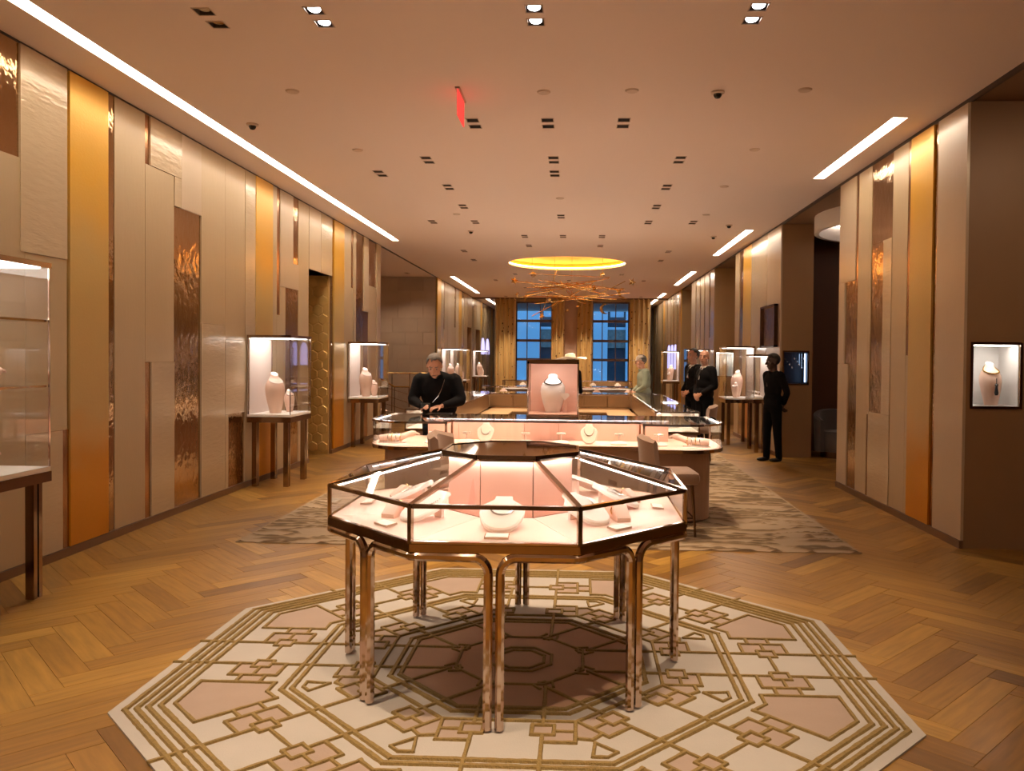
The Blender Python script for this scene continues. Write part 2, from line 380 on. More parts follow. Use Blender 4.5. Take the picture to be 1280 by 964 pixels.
STRIPS = [(-3.75, -3.62, -1.8, 15.9), (-3.75, -3.62, 23.0, 29.0), (-3.75, -3.62, 31.6, 35.5), (2.95, 3.09, 7.75, 10.35), (2.95, 3.09, 14.45, 18.05), (2.95, 3.09, 21.4, 25.4), (2.95, 3.09, 28.6, 30.8), (2.95, 3.09, 31.4, 34.5)]
DOME = (-0.32, 19.7, 1.43)
def ceiling():
    V = [(-9, -3), (XR + 0.02, -3), (XR + 0.02, 40), (-9, 40)]; F = [[0, 1, 2, 3]]
    def hole(ps):
        k = len(V); V.extend(ps); F.append(list(range(k, k + len(ps))))
    for x, y in DL:
        for dy in (-0.105, 0.105): hole([(x - .055, y + dy - .055), (x + .055, y + dy - .055), (x + .055, y + dy + .055), (x - .055, y + dy + .055)])
    for a, b, c, d in STRIPS: hole([(a, c), (b, c), (b, d), (a, d)])
    hole([(DOME[0] + DOME[2] * math.cos(2 * PI * k / 64), DOME[1] + DOME[2] * math.sin(2 * PI * k / 64)) for k in range(64)])
    vs, es, fs, ov, oe, of = delaunay_2d_cdt([Vector(v) for v in V], [], F, 0, 1e-5)
    keep = [f for f, o in zip(fs, of) if o == [0]]
    b = MB(); b.add([(v.x, v.y, H) for v in vs], [tuple(reversed(f)) for f in keep])
    return struct(b.build('ceiling', 'ceil', fix=False), 'smooth blush beige ceiling')
ceiling()
struct(MB().box(XR + 0.02, 6.5, -3, 40, H - 0.035, H + 0.1).build('ceiling_side', 'soffit'), 'brown soffit over the side alcoves')
struct(MB().box(XR, XR + 0.02, -3, 40, H - 0.045, H + 0.02).build('trim_1', 'gap'), 'thin dark bronze edge between ceiling and right wall')
struct(MB().box(XL, XL + 0.012, -3, 40, H - 0.03, H).build('trim_2', 'gap'), 'thin dark shadow gap between ceiling and left wall')
struct(MB().box(-9, 6.5, 30.98, 31.05, H - 0.05, H).build('trim_3', 'soffit'), 'shallow bronze ceiling joint in front of windows')

# ---- wall panels
LW = [(5.15, 5.77, 3.09, 3.93, 'mirror'), (5.15, 5.82, 0.07, 3.09, 'cream'), (5.77, 6.31, 2.4, 3.93, 'tex'), (5.82, 6.31, 1.03, 2.4, 'cream'), (5.82, 6.25, 0.07, 1.03, 'tex'), (6.25, 6.34, 0.07, 1.03, 'copper'), (6.34, 6.87, 0.07, 3.93, 'gold'), (6.87, 6.98, 0.07, 3.93, 'mirror'), (6.98, 7.48, 0.07, 3.93, 'cream'), (7.48, 7.56, 3.46, 3.93, 'copper'), (7.56, 8.17, 3.46, 3.93, 'tex'), (7.48, 8.02, 1.57, 3.46, 'cream'), (7.48, 7.58, 0.07, 1.57, 'copper'), (7.58, 8.02, 0.07, 1.57, 'tex'), (8.17, 8.61, 3.16, 3.93, 'pale'), (8.02, 8.17, 3.16, 3.46, 'tex'), (8.02, 8.61, 0.07, 3.16, 'mirror'), (8.61, 9.2, 1.99, 3.93, 'cream'), (8.61, 9.2, 0.07, 1.99, 'tex'), (9.2, 9.75, 1.82, 3.93, 'cream'), (9.2, 9.75, 0.94, 1.82, 'tex'), (9.2, 9.28, 0.07, 0.94, 'tex'), (9.28, 9.75, 0.07, 0.94, 'mirror'), (9.75, 10.07, 0.07, 3.93, 'tex'), (10.07, 10.63, 0.07, 3.93, 'gold'), (10.63, 10.8, 0.07, 3.93, 'cream'), (10.8, 10.91, 2.2, 3.93, 'copper'), (10.8, 10.91, 0.07, 2.2, 'cream'), (10.91, 11.41, 2.6, 3.93, 'pale'), (11.41, 11.64, 2.97, 3.93, 'mirror'), (11.41, 11.64, 2.6, 2.97, 'pale'), (10.91, 11.12, 0.07, 2.6, 'cream'), (11.12, 11.64, 0.07, 2.6, 'mirror'), (11.64, 12.09, 0.07, 3.93, 'cream'), (12.09, 12.65, 2.97, 3.93, 'pale'), (12.65, 13.23, 2.97, 3.93, 'tex'), (13.23, 13.34, 0.07, 3.93, 'mirror'), (13.34, 13.91, 0.07, 3.93, 'gold'), (13.91, 14.35, 0.07, 3.93, 'cream'), (14.35, 14.48, 2.88, 3.93, 'copper'), (14.35, 14.48, 0.07, 2.88, 'cream'), (14.48, 14.66, 0.07, 3.93, 'tex'), (14.66, 15.2, 1.9, 3.93, 'mirror'), (14.66, 15.2, 0.07, 1.9, 'cream'), (15.2, 15.55, 2.5, 3.93, 'pale'), (15.2, 15.55, 0.07, 2.5, 'copper'), (15.55, 16.17, 3.03, 3.93, 'mirror'), (15.55, 16.17, 0.07, 3.03, 'cream'), (16.17, 16.49, 0.07, 3.93, 'tex')]
# the wall goes on behind the viewpoint
LW += [(-2.9, -1.6, 0.07, 3.93, 'cream'), (-1.6, -1.0, 0.07, 3.93, 'gold'), (-1.0, 0.2, 0.07, 3.93, 'tex'), (0.2, 0.5, 0.07, 3.93, 'mirror'), (0.5, 1.7, 0.07, 3.93, 'cream'), (1.7, 2.3, 0.07, 3.93, 'gold'), (2.3, 3.4, 0.07, 3.93, 'tex'), (3.4, 3.7, 0.07, 3.93, 'mirror'), (3.7, 5.15, 0.07, 3.93, 'cream')]
def far_run(y0, y1, seed, side_doors=()):
    rnd = random.Random(seed); out = []; y = y0; seq = ['cream', 'mirror', 'pale', 'gold', 'tex', 'copper', 'cream', 'pale']; k = rnd.randrange(8)
    while y < y1 - 0.05:
        m = seq[k % 8]; k += 1; wd = {'copper': 0.16, 'mirror': 0.34}.get(m, rnd.uniform(0.45, 0.75)); e = min(y1, y + wd)
        if y1 - e < 0.2: e = y1
        if m in ('mirror', 'copper') and rnd.random() < 0.7:
            z = rnd.uniform(1.9, 2.9); out += [(y, e, z, 3.93, m), (y, e, 0.07, z, 'cream')]
        else: out.append((y, e, 0.07, 3.93, m))
        y = e
    return out
LW2 = far_run(23.13, 29.45, 3) + [(29.45, 30.6, 2.75, 3.93, 'pale'), (31.9, 33.3, 2.75, 3.93, 'pale')] + far_run(30.6, 31.9, 5) + far_run(33.3, 38.9, 8)
RW = [(7.14, 7.71, 0.07, 3.90, 'pale'), (7.71, 7.8, 0.07, 3.90, 'mirror'), (7.8, 8.32, 0.07, 3.90, 'gold'), (8.32, 8.4, 1.7, 3.90, 'copper'), (8.32, 8.4, 0.07, 1.7, 'cream'), (8.4, 8.8, 0.07, 3.90, 'cream'), (8.8, 9.43, 2.98, 3.90, 'mirror'), (8.8, 9.04, 1.05, 2.98, 'tex'), (9.04, 9.43, 1.05, 2.98, 'mirror'), (8.8, 9.43, 0.07, 1.05, 'tex'), (9.43, 9.5, 0.07, 1.02, 'copper'), (9.43, 9.5, 1.02, 3.90, 'cream'), (9.5, 9.86, 0.07, 3.90, 'cream'), (9.86, 9.95, 2.63, 3.90, 'copper'), (9.86, 10.33, 1.6, 2.63, 'mirror'), (9.95, 10.55, 2.63, 3.90, 'pale'), (10.33, 10.55, 1.6, 2.63, 'pale'), (9.86, 10.18, 0.07, 1.6, 'mirror'), (10.18, 10.55, 0.07, 1.6, 'pale')]
RW2 = [(13.56, 14.53, 0.07, 3.90, 'pale'), (14.53, 15.86, 0.07, 3.90, 'tex'), (15.86, 16.63, 0.07, 3.90, 'gold'), (16.63, 17.08, 0.07, 3.90, 'mirror'), (17.08, 17.5, 0.07, 3.90, 'cream')]
RW3 = [(20.18, 20.75, 0.07, 3.9, 'tex'), (20.75, 20.95, 2.2, 3.9, 'mirror'), (20.75, 20.95, 0.07, 2.2, 'tex'), (20.95, 21.6, 0.07, 3.9, 'pale'), (21.6, 21.85, 0.07, 3.9, 'mirror'), (21.85, 22.4, 0.07, 3.9, 'cream'), (22.4, 22.6, 0.07, 3.9, 'copper'), (22.6, 23.2, 0.07, 3.9, 'tex'), (23.2, 23.45, 0.07, 3.9, 'mirror'), (23.45, 24.24, 0.07, 3.9, 'pale')]
RW4 = far_run(26.7, 27.9, 4) + [(27.9, 28.6, 2.15, 3.9, 'pale'), (27.9, 28.6, 0.07, 1.25, 'cream'), (28.6, 29.0, 0.07, 3.9, 'mirror'), (29.0, 29.5, 2.15, 3.9, 'cream'), (29.0, 29.5, 0.07, 1.25, 'cream'), (29.5, 29.8, 0.07, 3.9, 'mirror'), (29.8, 30.7, 2.15, 3.9, 'pale'), (29.8, 30.7, 0.07, 1.25, 'cream')] + far_run(30.7, 38.9, 6)
PROUD = {'cream': 0.020, 'pale': 0.024, 'tex': 0.027, 'gold': 0.030, 'mirror': 0.010, 'copper': 0.014}
def panels(lst, X, sgn, parent):
    for y0, y1, z0, z1, m in lst:
        t = PROUD[m] + random.uniform(-0.002, 0.003); a, b = (X, X + sgn * t) if sgn > 0 else (X - t, X)
        g = 0.0015
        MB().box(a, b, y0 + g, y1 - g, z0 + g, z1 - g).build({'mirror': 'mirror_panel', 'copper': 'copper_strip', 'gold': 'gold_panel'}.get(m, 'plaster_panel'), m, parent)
def block(name, x0, x1, y0, y1, m, label, z1=H):
    return struct(MB().box(x0, x1, y0, y1, 0, z1).build(name, m), label)
wl = block('wall_left', XL - 0.3, XL, -3, 12.09, 'brown', 'left wall of cream, gold and bronze mirror panels'); panels([p for p in LW if p[1] <= 12.1], XL, 1, wl)
wl2 = block('wall_left_middle', XL - 0.3, XL, 13.23, 16.49, 'brown', 'panelled stretch of left wall beyond the gold door recess'); panels([p for p in LW if p[0] >= 13.2], XL, 1, wl2)
wl3 = struct(MB().box(XL - 0.3, XL, 12.09, 13.23, 2.97, H).build('wall_left_lintel', 'brown'), 'panelled lintel above the gold door recess'); panels([p for p in LW if 12.0 < p[0] and p[1] < 13.3 and p[2] > 2.9], XL, 1, wl3)
wl4 = block('wall_left_far', XL - 0.3, XL, 23.13, 29.45, 'brown', 'far panelled stretch of left wall beyond the stairs'); panels([p for p in LW2 if p[1] <= 29.46], XL, 1, wl4)
wl5 = struct(MB().box(XL - 0.3, XL, 30.6, 31.9, 0, H).box(XL - 0.3, XL, 33.3, 39, 0, H).box(XL - 0.3, XL, 29.45, 30.6, 2.75, H).box(XL - 0.3, XL, 31.9, 33.3, 2.75, H).box(XL - 0.35, XL - 0.3, 29.3, 33.5, 0, H).build('wall_left_end', 'brown'), 'end of left wall with two dark doorways'); panels([p for p in LW2 if p[0] >= 29.44], XL, 1, wl5)
# recess with the gold scale door
struct(MB().box(XL - 1.0, XL - 0.3, 12.0, 12.09, 0, H).box(XL - 1.05, XL - 1.0, 12.0, 13.3, 0, H).box(XL - 1.0, XL, 12.09, 13.23, 2.97, 3.0).build('wall_left_recess', 'tan'), 'tan lining of the door recess')
dr = struct(MB().box(XL - 1.0, XL - 0.02, 13.18, 13.23, 0.0, 2.97).build('door_1', 'goldscale'), 'gold door covered with hammered hexagonal scales')
for i in range(3):
    pass
def hexes():
    s = 0.17; k = 0
    for r in range(19):
        for c in range(7):
            cx = XL - 0.96 + c * s + (r % 2) * s / 2; cz = 0.12 + r * 0.152
            if cx < XL - 0.98 or cx > XL - 0.03 or cz > 2.95: continue
            a = s / 2 * 0.97; pts = []
            for q in range(6):
                an = PI / 6 + q * PI / 3; pts.append((min(XL - 0.022, max(XL - 0.995, cx + a / math.cos(PI / 6) * math.cos(an))), 13.18, min(2.96, max(0.01, cz + a / math.cos(PI / 6) * math.sin(an)))))
            ce = Vector((cx, 13.166 + random.uniform(-.003, .003), cz)); b = MB()
            inner = [tuple(Vector(p) * 0.86 + ce * 0.14 - Vector((0, 0, 0))) for p in pts]; inner = [(p[0], ce.y, p[2]) for p in inner]
            b.add(pts + inner, [(6, 7, 8, 9, 10, 11)] + [(i, (i + 1) % 6, 6 + (i + 1) % 6, 6 + i) for i in range(6)])
            b.build('gold_scale', 'goldscale', dr, True)
hexes()
MB().bbox(XL - 0.56, XL - 0.53, 13.13, 13.17, 0.95, 1.13, 0.004).build('door_handle', 'darkbronze', dr)

wr = struct(MB().box(XR, XR + 0.05, 7.14, 10.55, 0, H - 0.04).box(XR + 0.05, 6.4, 7.55, 10.55, 0, H - 0.04).box(XR + 0.05, 3.44, 7.14, 7.55, 0, H - 0.04).box(3.84, 6.4, 7.14, 7.55, 0, H - 0.04).box(3.44, 3.84, 7.14, 7.55, 0, 1.255).box(3.44, 3.84, 7.14, 7.55, 1.795, H - 0.04).build('wall_right', 'brown'), 'right wall block with brown end face and lit niche')
panels(RW, XR, -1, wr)
wr2 = struct(MB().box(XR, 3.43, 13.56, 17.5, 0, H - 0.04).box(3.43, 3.90, 13.90, 17.5, 0, H - 0.04).box(3.82, 3.90, 13.56, 13.90, 0, H - 0.04).box(3.43, 3.82, 13.56, 13.90, 0, 1.245).box(3.43, 3.82, 13.56, 13.90, 1.775, H - 0.04).build('wall_right_middle', 'brown'), 'right wall block beyond the alcove with dark jewel niche')
panels(RW2, XR, -1, wr2)
wr3 = struct(MB().box(XR, 3.42, 20.18, 24.24, 0, H - 0.04).box(3.42, 4.1, 20.5, 24.24, 0, H - 0.04).box(3.86, 4.1, 20.18, 20.5, 0, H - 0.04).box(3.42, 3.86, 20.18, 20.5, 0, 1.22).box(3.42, 3.86, 20.18, 20.5, 1.80, H - 0.04).build('wall_right_rear', 'tan'), 'third right wall block with tan end face and bust niche')
panels(RW3, XR, -1, wr3)
wr4 = block('wall_right_far', XR, 4.1, 26.7, 39, 'tan', 'last stretch of panelled right wall', H - 0.04); panels(RW4, XR, -1, wr4)
for y0, y1, nm in ((17.5, 20.18, 'a'), (24.24, 26.7, 'b')):
    struct(MB().box(3.90, 4.1, y0, y1, 0, H - 0.04).build('wall_right_bay', 'tan'), 'tan recessed bay in right wall')
# niches lining
def niche(x0, x1, y, z0, z1, d, m, name, label):
    b = MB(); e = 0.006
    g = .001; b.box(x0 + g, x1 - g, y + d - .02, y + d - .001, z0 + g, z1 - g).box(x0 + g, x0 + e, y + 0.01, y + d - .02, z0 + g, z1 - g).box(x1 - e, x1 - g, y + 0.01, y + d - .02, z0 + g, z1 - g).box(x0 + e, x1 - e, y + 0.01, y + d - .02, z0 + g, z0 + .002).box(x0 + e, x1 - e, y + 0.01, y + d - .02, z1 - .002, z1 - g)
    t = thing(name, label, 'display niche', ((x0 + x1) / 2, y, z0))
    o = b.build('lining', m, t); o.matrix_parent_inverse = Matrix.Translation(-Vector(t.location))
    f = MB(); wd = 0.022
    f.box(x0 - wd, x1 + wd, y - 0.012, y - 0.001, z1, z1 + wd).box(x0 - wd, x1 + wd, y - 0.012, y - 0.001, z0 - wd, z0).box(x0 - wd, x0, y - 0.012, y - 0.001, z0, z1).box(x1, x1 + wd, y - 0.012, y - 0.001, z0, z1)
    o = f.build('frame', 'bronze', t); o.matrix_parent_inverse = Matrix.Translation(-Vector(t.location))
    o = MB().box(x0, x1, y - 0.004, y + 0.002, z0, z1).build('glass_pane', 'glass', t); o.matrix_parent_inverse = Matrix.Translation(-Vector(t.location))
    return t
def pinv(o): o.matrix_parent_inverse = Matrix.Translation(-Vector(o.parent.location)); return o
n1 = niche(3.44, 3.84, 7.14, 1.255, 1.795, 0.36, 'niche', 'jewel_niche', 'square lit niche with white bust in brown wall end')
pinv(MB().box(3.47, 3.81, 7.19, 7.24, 1.784, 1.790).build('led_strip', 'nicheled', n1))
n2 = niche(3.43, 3.82, 13.56, 1.245, 1.775, 0.30, 'nichedark', 'jewel_niche', 'dark navy niche of hanging jewels beside standing figure')
pinv(MB().box(3.79, 3.805, 13.62, 13.64, 1.27, 1.75).build('led_strip', 'blueled', n2))
n3 = niche(3.42, 3.86, 20.18, 1.22, 1.80, 0.30, 'niche', 'jewel_niche', 'bright niche with round white bust in tan wall end')
pinv(MB().box(3.45, 3.83, 20.22, 20.28, 1.792, 1.798).build('led_strip', 'nicheled', n3))
# right alcove rooms
struct(MB().box(6.4, 6.5, -3, 17.5, 0, H).build('wall_right_alcove', 'darkbrown'), 'dark brown wall inside the right alcoves')
struct(MB().box(3.9, 6.4, 14.6, 14.7, 0, H - 0.04).build('wall_alcove_end', 'darkbrown'), 'dark brown back wall behind grey armchair')
def cove():
    b = MB(); n = 48; cx, cy = 5.1, 12.6
    pr = [(1.35, H - 0.036), (1.35, H - 0.30), (1.42, H - 0.30), (1.42, H - 0.036), (1.35, H - 0.036)]
    b.lathe(pr, n, (cx, cy, 0)); return struct(b.build('trim_4', 'cove', smooth=True), 'curved white ceiling cove in the alcove')
cove()
struct(MB().lathe([(1.30, H - 0.06), (1.33, H - 0.06), (1.33, H - 0.045), (1.30, H - 0.045), (1.30, H - 0.06)], 48, (5.1, 12.6, 0)).build('trim_5', 'coveled'), 'lit strip inside the alcove cove')
struct(MB().box(-9, 6.5, -3.1, -3, 0, H).build('wall_front', 'cream'), 'cream wall behind the viewpoint')
struct(MB().box(-9, -3.3, 39, 39.1, 0, H).box(2.75, 6.5, 39, 39.1, 0, H).build('wall_far', 'cream'), 'cream wall at the far end of the side aisles')
# stair hall: stone block wall facing the room
st = struct(MB().box(-9, XL - 0.0, 23.13, 23.33, 0, H).build('wall_left_stone', 'stone2'), 'taupe stone block wall beside the stairs')
k = 0
z = 0.0
while z < H - 0.05:
    hh = 0.42 if k % 2 == 0 else 0.36; x = XL - 0.02 - (0.37 if k % 2 else 0)
    if k % 2: MB().box(XL - 0.37 + 0.004, XL - 0.024, 23.118, 23.13, z + .003, min(H, z + hh) - .003).build('stone_block', 'stone', st)
    while x > -6.9:
        x1 = x - (0.74 if (k + int(-x * 3)) % 3 else 0.52)
        MB().box(x1 + .003, x - .003, 23.118 - random.uniform(0, .006), 23.13, z + .003, min(H, z + hh) - .003).build('stone_block', 'stone' if random.random() < 0.6 else 'stone2', st); x = x1
    z += hh; k += 1
struct(MB().box(-9.1, -9, -3, 40, 0, H).box(-9, XL - 0.3, 16.3, 16.49, 0, H).build('wall_left_outer', 'stone2'), 'outer stone wall of the stair hall')
# baseboards
for nm, y0, y1 in (('baseboard_left', -3, 12.09), ('baseboard_left_middle', 13.23, 16.49), ('baseboard_left_far', 23.13, 29.4)):
    struct(MB().box(XL, XL + 0.035, y0, y1, 0, 0.068).build(nm, 'base'), 'low bronze baseboard under left wall panels')
for nm, y0, y1 in (('baseboard_right', 7.14, 10.55), ('baseboard_right_middle', 13.56, 17.5), ('baseboard_right_rear', 20.18, 24.24)):
    struct(MB().box(XR - 0.035, XR, y0, y1, 0, 0.068).build(nm, 'base'), 'low bronze baseboard under right wall panels')
# lilac reflections on the far right and left walls, built as glowing arches
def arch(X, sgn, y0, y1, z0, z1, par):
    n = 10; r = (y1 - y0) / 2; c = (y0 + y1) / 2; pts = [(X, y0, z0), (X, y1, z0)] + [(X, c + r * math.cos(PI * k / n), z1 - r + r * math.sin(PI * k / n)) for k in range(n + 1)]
    return MB().slab(pts, (sgn, 0, 0), 0.03).build('arched_reflection', 'lilac', par)
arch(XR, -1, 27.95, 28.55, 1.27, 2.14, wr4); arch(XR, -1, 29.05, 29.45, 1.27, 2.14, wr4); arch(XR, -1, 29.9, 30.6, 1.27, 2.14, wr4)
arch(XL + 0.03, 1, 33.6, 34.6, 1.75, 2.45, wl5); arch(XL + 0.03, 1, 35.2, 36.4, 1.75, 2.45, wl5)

# ---- window wall at the far end, curtains, street outside
YW = 31.2
bk = MB().box(-3.24, -2.49, YW, YW + 0.3, 0, 3.94).box(-1.06, 0.49, YW, YW + 0.3, 0, 3.94).box(1.94, 2.70, YW, YW + 0.3, 0, 3.94).box(-2.49, -1.06, YW, YW + 0.3, 0, 0.70).box(0.49, 1.94, YW, YW + 0.3, 0, 0.70).box(-2.49, -1.06, YW, YW + 0.3, 3.82, 3.94).box(0.49, 1.94, YW, YW + 0.3, 3.82, 3.94)
struct(bk.build('wall_back', 'tan'), 'window wall at the far end')
struct(MB().box(-3.3, -3.24, YW, 39, 0, H).box(2.70, 2.76, YW, 39, 0, H).build('wall_back_return', 'tan'), 'returns beside the window wall')
for i, (x0, x1, mx) in enumerate(((-2.49, -1.06, (-2.05, -1.53)), (0.49, 1.94, (0.89, 1.41)))):
    fr = MB(); y0, y1 = YW + 0.12, YW + 0.19
    for xx in (x0, x1 - 0.05): fr.box(xx, xx + 0.05, y0, y1, 0.70, 3.82)
    for zz in (0.70, 3.76): fr.box(x0, x1, y0, y1, zz, zz + 0.06)
    for zz in (1.56, 2.30, 3.07): fr.box(x0, x1, y0, y1, zz - 0.05, zz + 0.05)
    for xx in mx: fr.box(xx - 0.018, xx + 0.018, y0, y1, 0.70, 3.82)
    wn = struct(fr.build('window_%d' % (i + 1), 'winframe'), 'tall bronze framed window onto the blue street facade')
    zs = [0.70, 1.56, 2.30, 3.07, 3.82]; xs = [x0, mx[0], mx[1], x1]
    for a in range(4):
        for b in range(3): MB().box(xs[b] + .02, xs[b + 1] - .02, YW + .15, YW + .156, zs[a] + .05, zs[a + 1] - .05).build('window_pane', 'winglass', wn)
struct(MB().box(-0.60, -0.07, YW - 0.10, YW, 0, 3.94).build('pillar', 'pillar'), 'blush pillar between the two windows')
def curtain(x0, x1, label):
    t = thing('curtain', label, 'curtain', ((x0 + x1) / 2, YW - 0.18, 0), group='curtains by the far windows'); b = MB(); n = 60; wd = x1 - x0
    nf = max(2, round(wd / 0.22)); vs = []; fs = []
    for i in range(n + 1):
        u = i / n; x = -wd / 2 + wd * u; y = 0.07 * math.sin(u * nf * 2 * PI) + 0.02 * math.sin(u * nf * 4.3 * PI)
        vs += [(x, y, 0.02), (x, y, 3.93), (x, y + 0.006, 0.02), (x, y + 0.006, 3.93)]
    for i in range(n):
        a = i * 4; fs += [(a, a + 4, a + 5, a + 1), (a + 2, a + 3, a + 7, a + 6), (a, a + 2, a + 6, a + 4), (a + 1, a + 5, a + 7, a + 3)]
    b.add(vs, fs); b.build('fabric', 'curtain', t, True)
    d = MB()
    for k in range(int(26 * wd / 0.7)):
        x = random.uniform(-wd / 2, wd / 2); u = x / wd + 0.5; y = 0.07 * math.sin(u * nf * 2 * PI) + 0.02 * math.sin(u * nf * 4.3 * PI) - 0.004; zz = random.uniform(0.8, 3.85); r = random.uniform(0.015, 0.04)
        d.ball((x, y, zz), (r, 0.008, r), 1)
    d.build('applique_spots', 'sequin', t)['kind'] = 'stuff'
for a, b, l in ((-3.24, -2.47, 'gold curtain with dark spots beside window nearest the stairs wall'), (-1.08, -0.58, 'gold curtain between pillar and window on stairs side'), (-0.09, 0.51, 'gold curtain between pillar and window on niche side'), (1.92, 2.70, 'gold curtain with dark spots beside window nearest the niche wall')):
    curtain(a, b, l)
# facade across the street
fa = thing('street_building', 'blue grey office facade across the street outside windows', 'building', (0, 44, 0))
MB().box(-16, 16, 0.6, 1.2, -6, 18).build('wall', 'facadedark', fa)
for x0, x1 in ((-9.5, -7.2), (-6.3, -4.7), (-3.78, -2.2), (-0.4, 0.55), (0.62, 1.55), (2.55, 3.9), (5.2, 6.6), (8, 10)):
    MB().bbox(x0, x1, 0.2, 0.6, -6, 18, 0.03).build('pier_panel', 'facade', fa)
for zz in (-2.2, 2.2, 6.6):
    MB().box(-16, 16, 0.42, 0.6, zz, zz + 1.0).build('spandrel', 'facadestone', fa); MB().box(-16, 16, 0.38, 0.6, zz + 1.0, zz + 1.14).build('cornice', 'facade', fa)
for x0, x1 in ((-2.0, -0.6), (-6.3, -4.8), (1.7, 2.45)):
    MB().box(x0, x1, 0.5, 0.6, 3.9, 5.0).build('window', 'facade', fa)

# ================================================================== CEILING FIXTURES
def make_downlight(zl, lens_m):
    t = thing('downlight', 'x', 'downlight')
    for dy in (-0.105, 0.105):
        h = MB(); e = .055
        h.quad((-e, dy - e, 0), (-e, dy + e, 0), (-e, dy + e, .13), (-e, dy - e, .13)).quad((e, dy - e, 0), (e, dy + e, 0), (e, dy + e, .13), (e, dy - e, .13)).quad((-e, dy - e, 0), (e, dy - e, 0), (e, dy - e, .13), (-e, dy - e, .13)).quad((-e, dy + e, 0), (e, dy + e, 0), (e, dy + e, .13), (-e, dy + e, .13)).quad((-e, dy - e, .13), (e, dy - e, .13), (e, dy + e, .13), (-e, dy + e, .13))
        h.build('housing', 'housing', t)
        f = MB(); q = e + .007
        f.box(-q, q, dy - q, dy - e, -.004, .0).box(-q, q, dy + e, dy + q, -.004, .0).box(-q, -e, dy - e, dy + e, -.004, 0).box(e, q, dy - e, dy + e, -.004, 0)
        f.build('trim_frame', 'trim', t)
        l = MB(); l.lathe([(.044, .0), (.047, .004), (.047, .02), (.03, .04)], 18, caps=False); l.xf(Matrix.Translation((0, dy, zl)) @ Matrix.Rotation(math.radians(-12), 4, 'X'))
        l.build('lamp_barrel', 'jewel' if zl < .03 else 'housing', t, True)
        l = MB(); l.lathe([(0, 0), (.042, 0), (.042, .004), (0, .004)], 18); l.xf(Matrix.Translation((0, dy, zl + .001)) @ Matrix.Rotation(math.radians(-12), 4, 'X'))
        l.build('lens', lens_m, t)
    return t
dl_protos = {}
for x, y in DL:
    if x < -5: kind, lab = 'deep', 'recessed twin downlight added in stair hall to brighten the stone wall'
    elif abs(y - 5.42) < .01 and x < -2.5: kind, lab = 'off', 'unlit twin square downlight in ceiling between light strip and octagonal table'
    elif abs(y - 5.42) < .01: kind, lab = 'near', 'bright twin square downlight in the ceiling over the octagonal table'
    else:
        kind = 'deep'
        lab = 'recessed twin downlight in the ceiling ' + ('behind the viewpoint' if y < 3 else 'in the row beside red exit sign' if y < 8.5 else 'over front half of the island' if y < 11.5 else 'over rear half of the island' if y < 14.5 else 'between island and gold dome' if y < 17 else 'around the gold ceiling dome' if y < 24.5 else 'before the curtained windows')  # the dome wording also falls on one added stair hall lamp
    if kind not in dl_protos:
        t = make_downlight({'off': .022, 'near': .010, 'deep': .050}[kind], {'off': 'jewel', 'near': 'lens', 'deep': 'lensdim'}[kind]); dl_protos[kind] = t
    else: t = copy_tree(dl_protos[kind])
    t.location = (x, y, H); tag(t, lab, 'downlight', 'downlights: ' + lab)
    if kind != 'off': spot('downlight_spot', (x, y, H - 0.012), (x + (AX - x) * 0.05, y, 0), E_SPOT * (0.26 if x < -4 else 2.0 if y > 30 else 1.0), 58 if x > -4 else 120, 0.75 if x > -4 else 1.0)
for x, y in DL_SIDE:
    t = thing('surface_downlight', 'small round surface downlight under the brown alcove soffit', 'downlight', (x, y, H - .035), group='surface downlights in the right alcove')
    MB().lathe([(.06, 0), (.06, -.07), (.045, -.07), (.045, -.05), (0, -.05)], 18, caps=False).build('can', 'darkbronze', t, True); MB().lathe([(0, -.052), (.043, -.052), (.043, -.05), (0, -.05)], 18).build('lens', 'lens', t)
    spot('alcove_spot', (x, y, H - .11), (x - .4, y + 2.0, 1.3), 19, 130, 0.9)
for i, (a, b, c, d) in enumerate(STRIPS):
    lab = ['long continuous white ceiling light strip along left wall', 'short ceiling light strip beyond the stairs on left', 'light strip of the far left aisle beyond ceiling joint', 'ceiling light strip above the near right wall block', 'ceiling light strip above the right vitrines and mirror', 'ceiling light strip near the two suited figures', 'ceiling light strip just before the ceiling joint on right', 'light strip of the far right aisle beyond ceiling joint'][i]
    t = thing('strip_light', lab, 'light strip', ((a + b) / 2, (c + d) / 2, H)); hx = (b - a) / 2; hy = (d - c) / 2
    MB().quad((-hx, -hy, 0), (-hx, hy, 0), (-hx, hy, .09), (-hx, -hy, .09)).quad((hx, -hy, 0), (hx, hy, 0), (hx, hy, .09), (hx, -hy, .09)).quad((-hx, -hy, 0), (hx, -hy, 0), (hx, -hy, .09), (-hx, -hy, .09)).quad((-hx, hy, 0), (hx, hy, 0), (hx, hy, .09), (-hx, hy, .09)).build('channel', 'cove', t)
    MB().box(-hx, hx, -hy, hy, .07, .08).build('diffuser', 'strip', t)
# gold dome
t = thing('ceiling_dome', 'round gold leaf ceiling recess glowing above star chandelier', 'ceiling dome', (DOME[0], DOME[1], H))
R_ = DOME[2]
MB().lathe([(R_, 0), (R_ + .06, .05), (R_ + .06, .16), (R_ - .05, .24), (R_ - .4, .36), (R_ - .8, .42), (0.0, .45)], 64, caps=False).build('gold_dish', 'golddome', t, True)
MB().lathe([(R_ + .02, .05), (R_ + .05, .05), (R_ + .05, .065), (R_ + .02, .065), (R_ + .02, .05)], 64).build('led_ring', 'domeled', t)
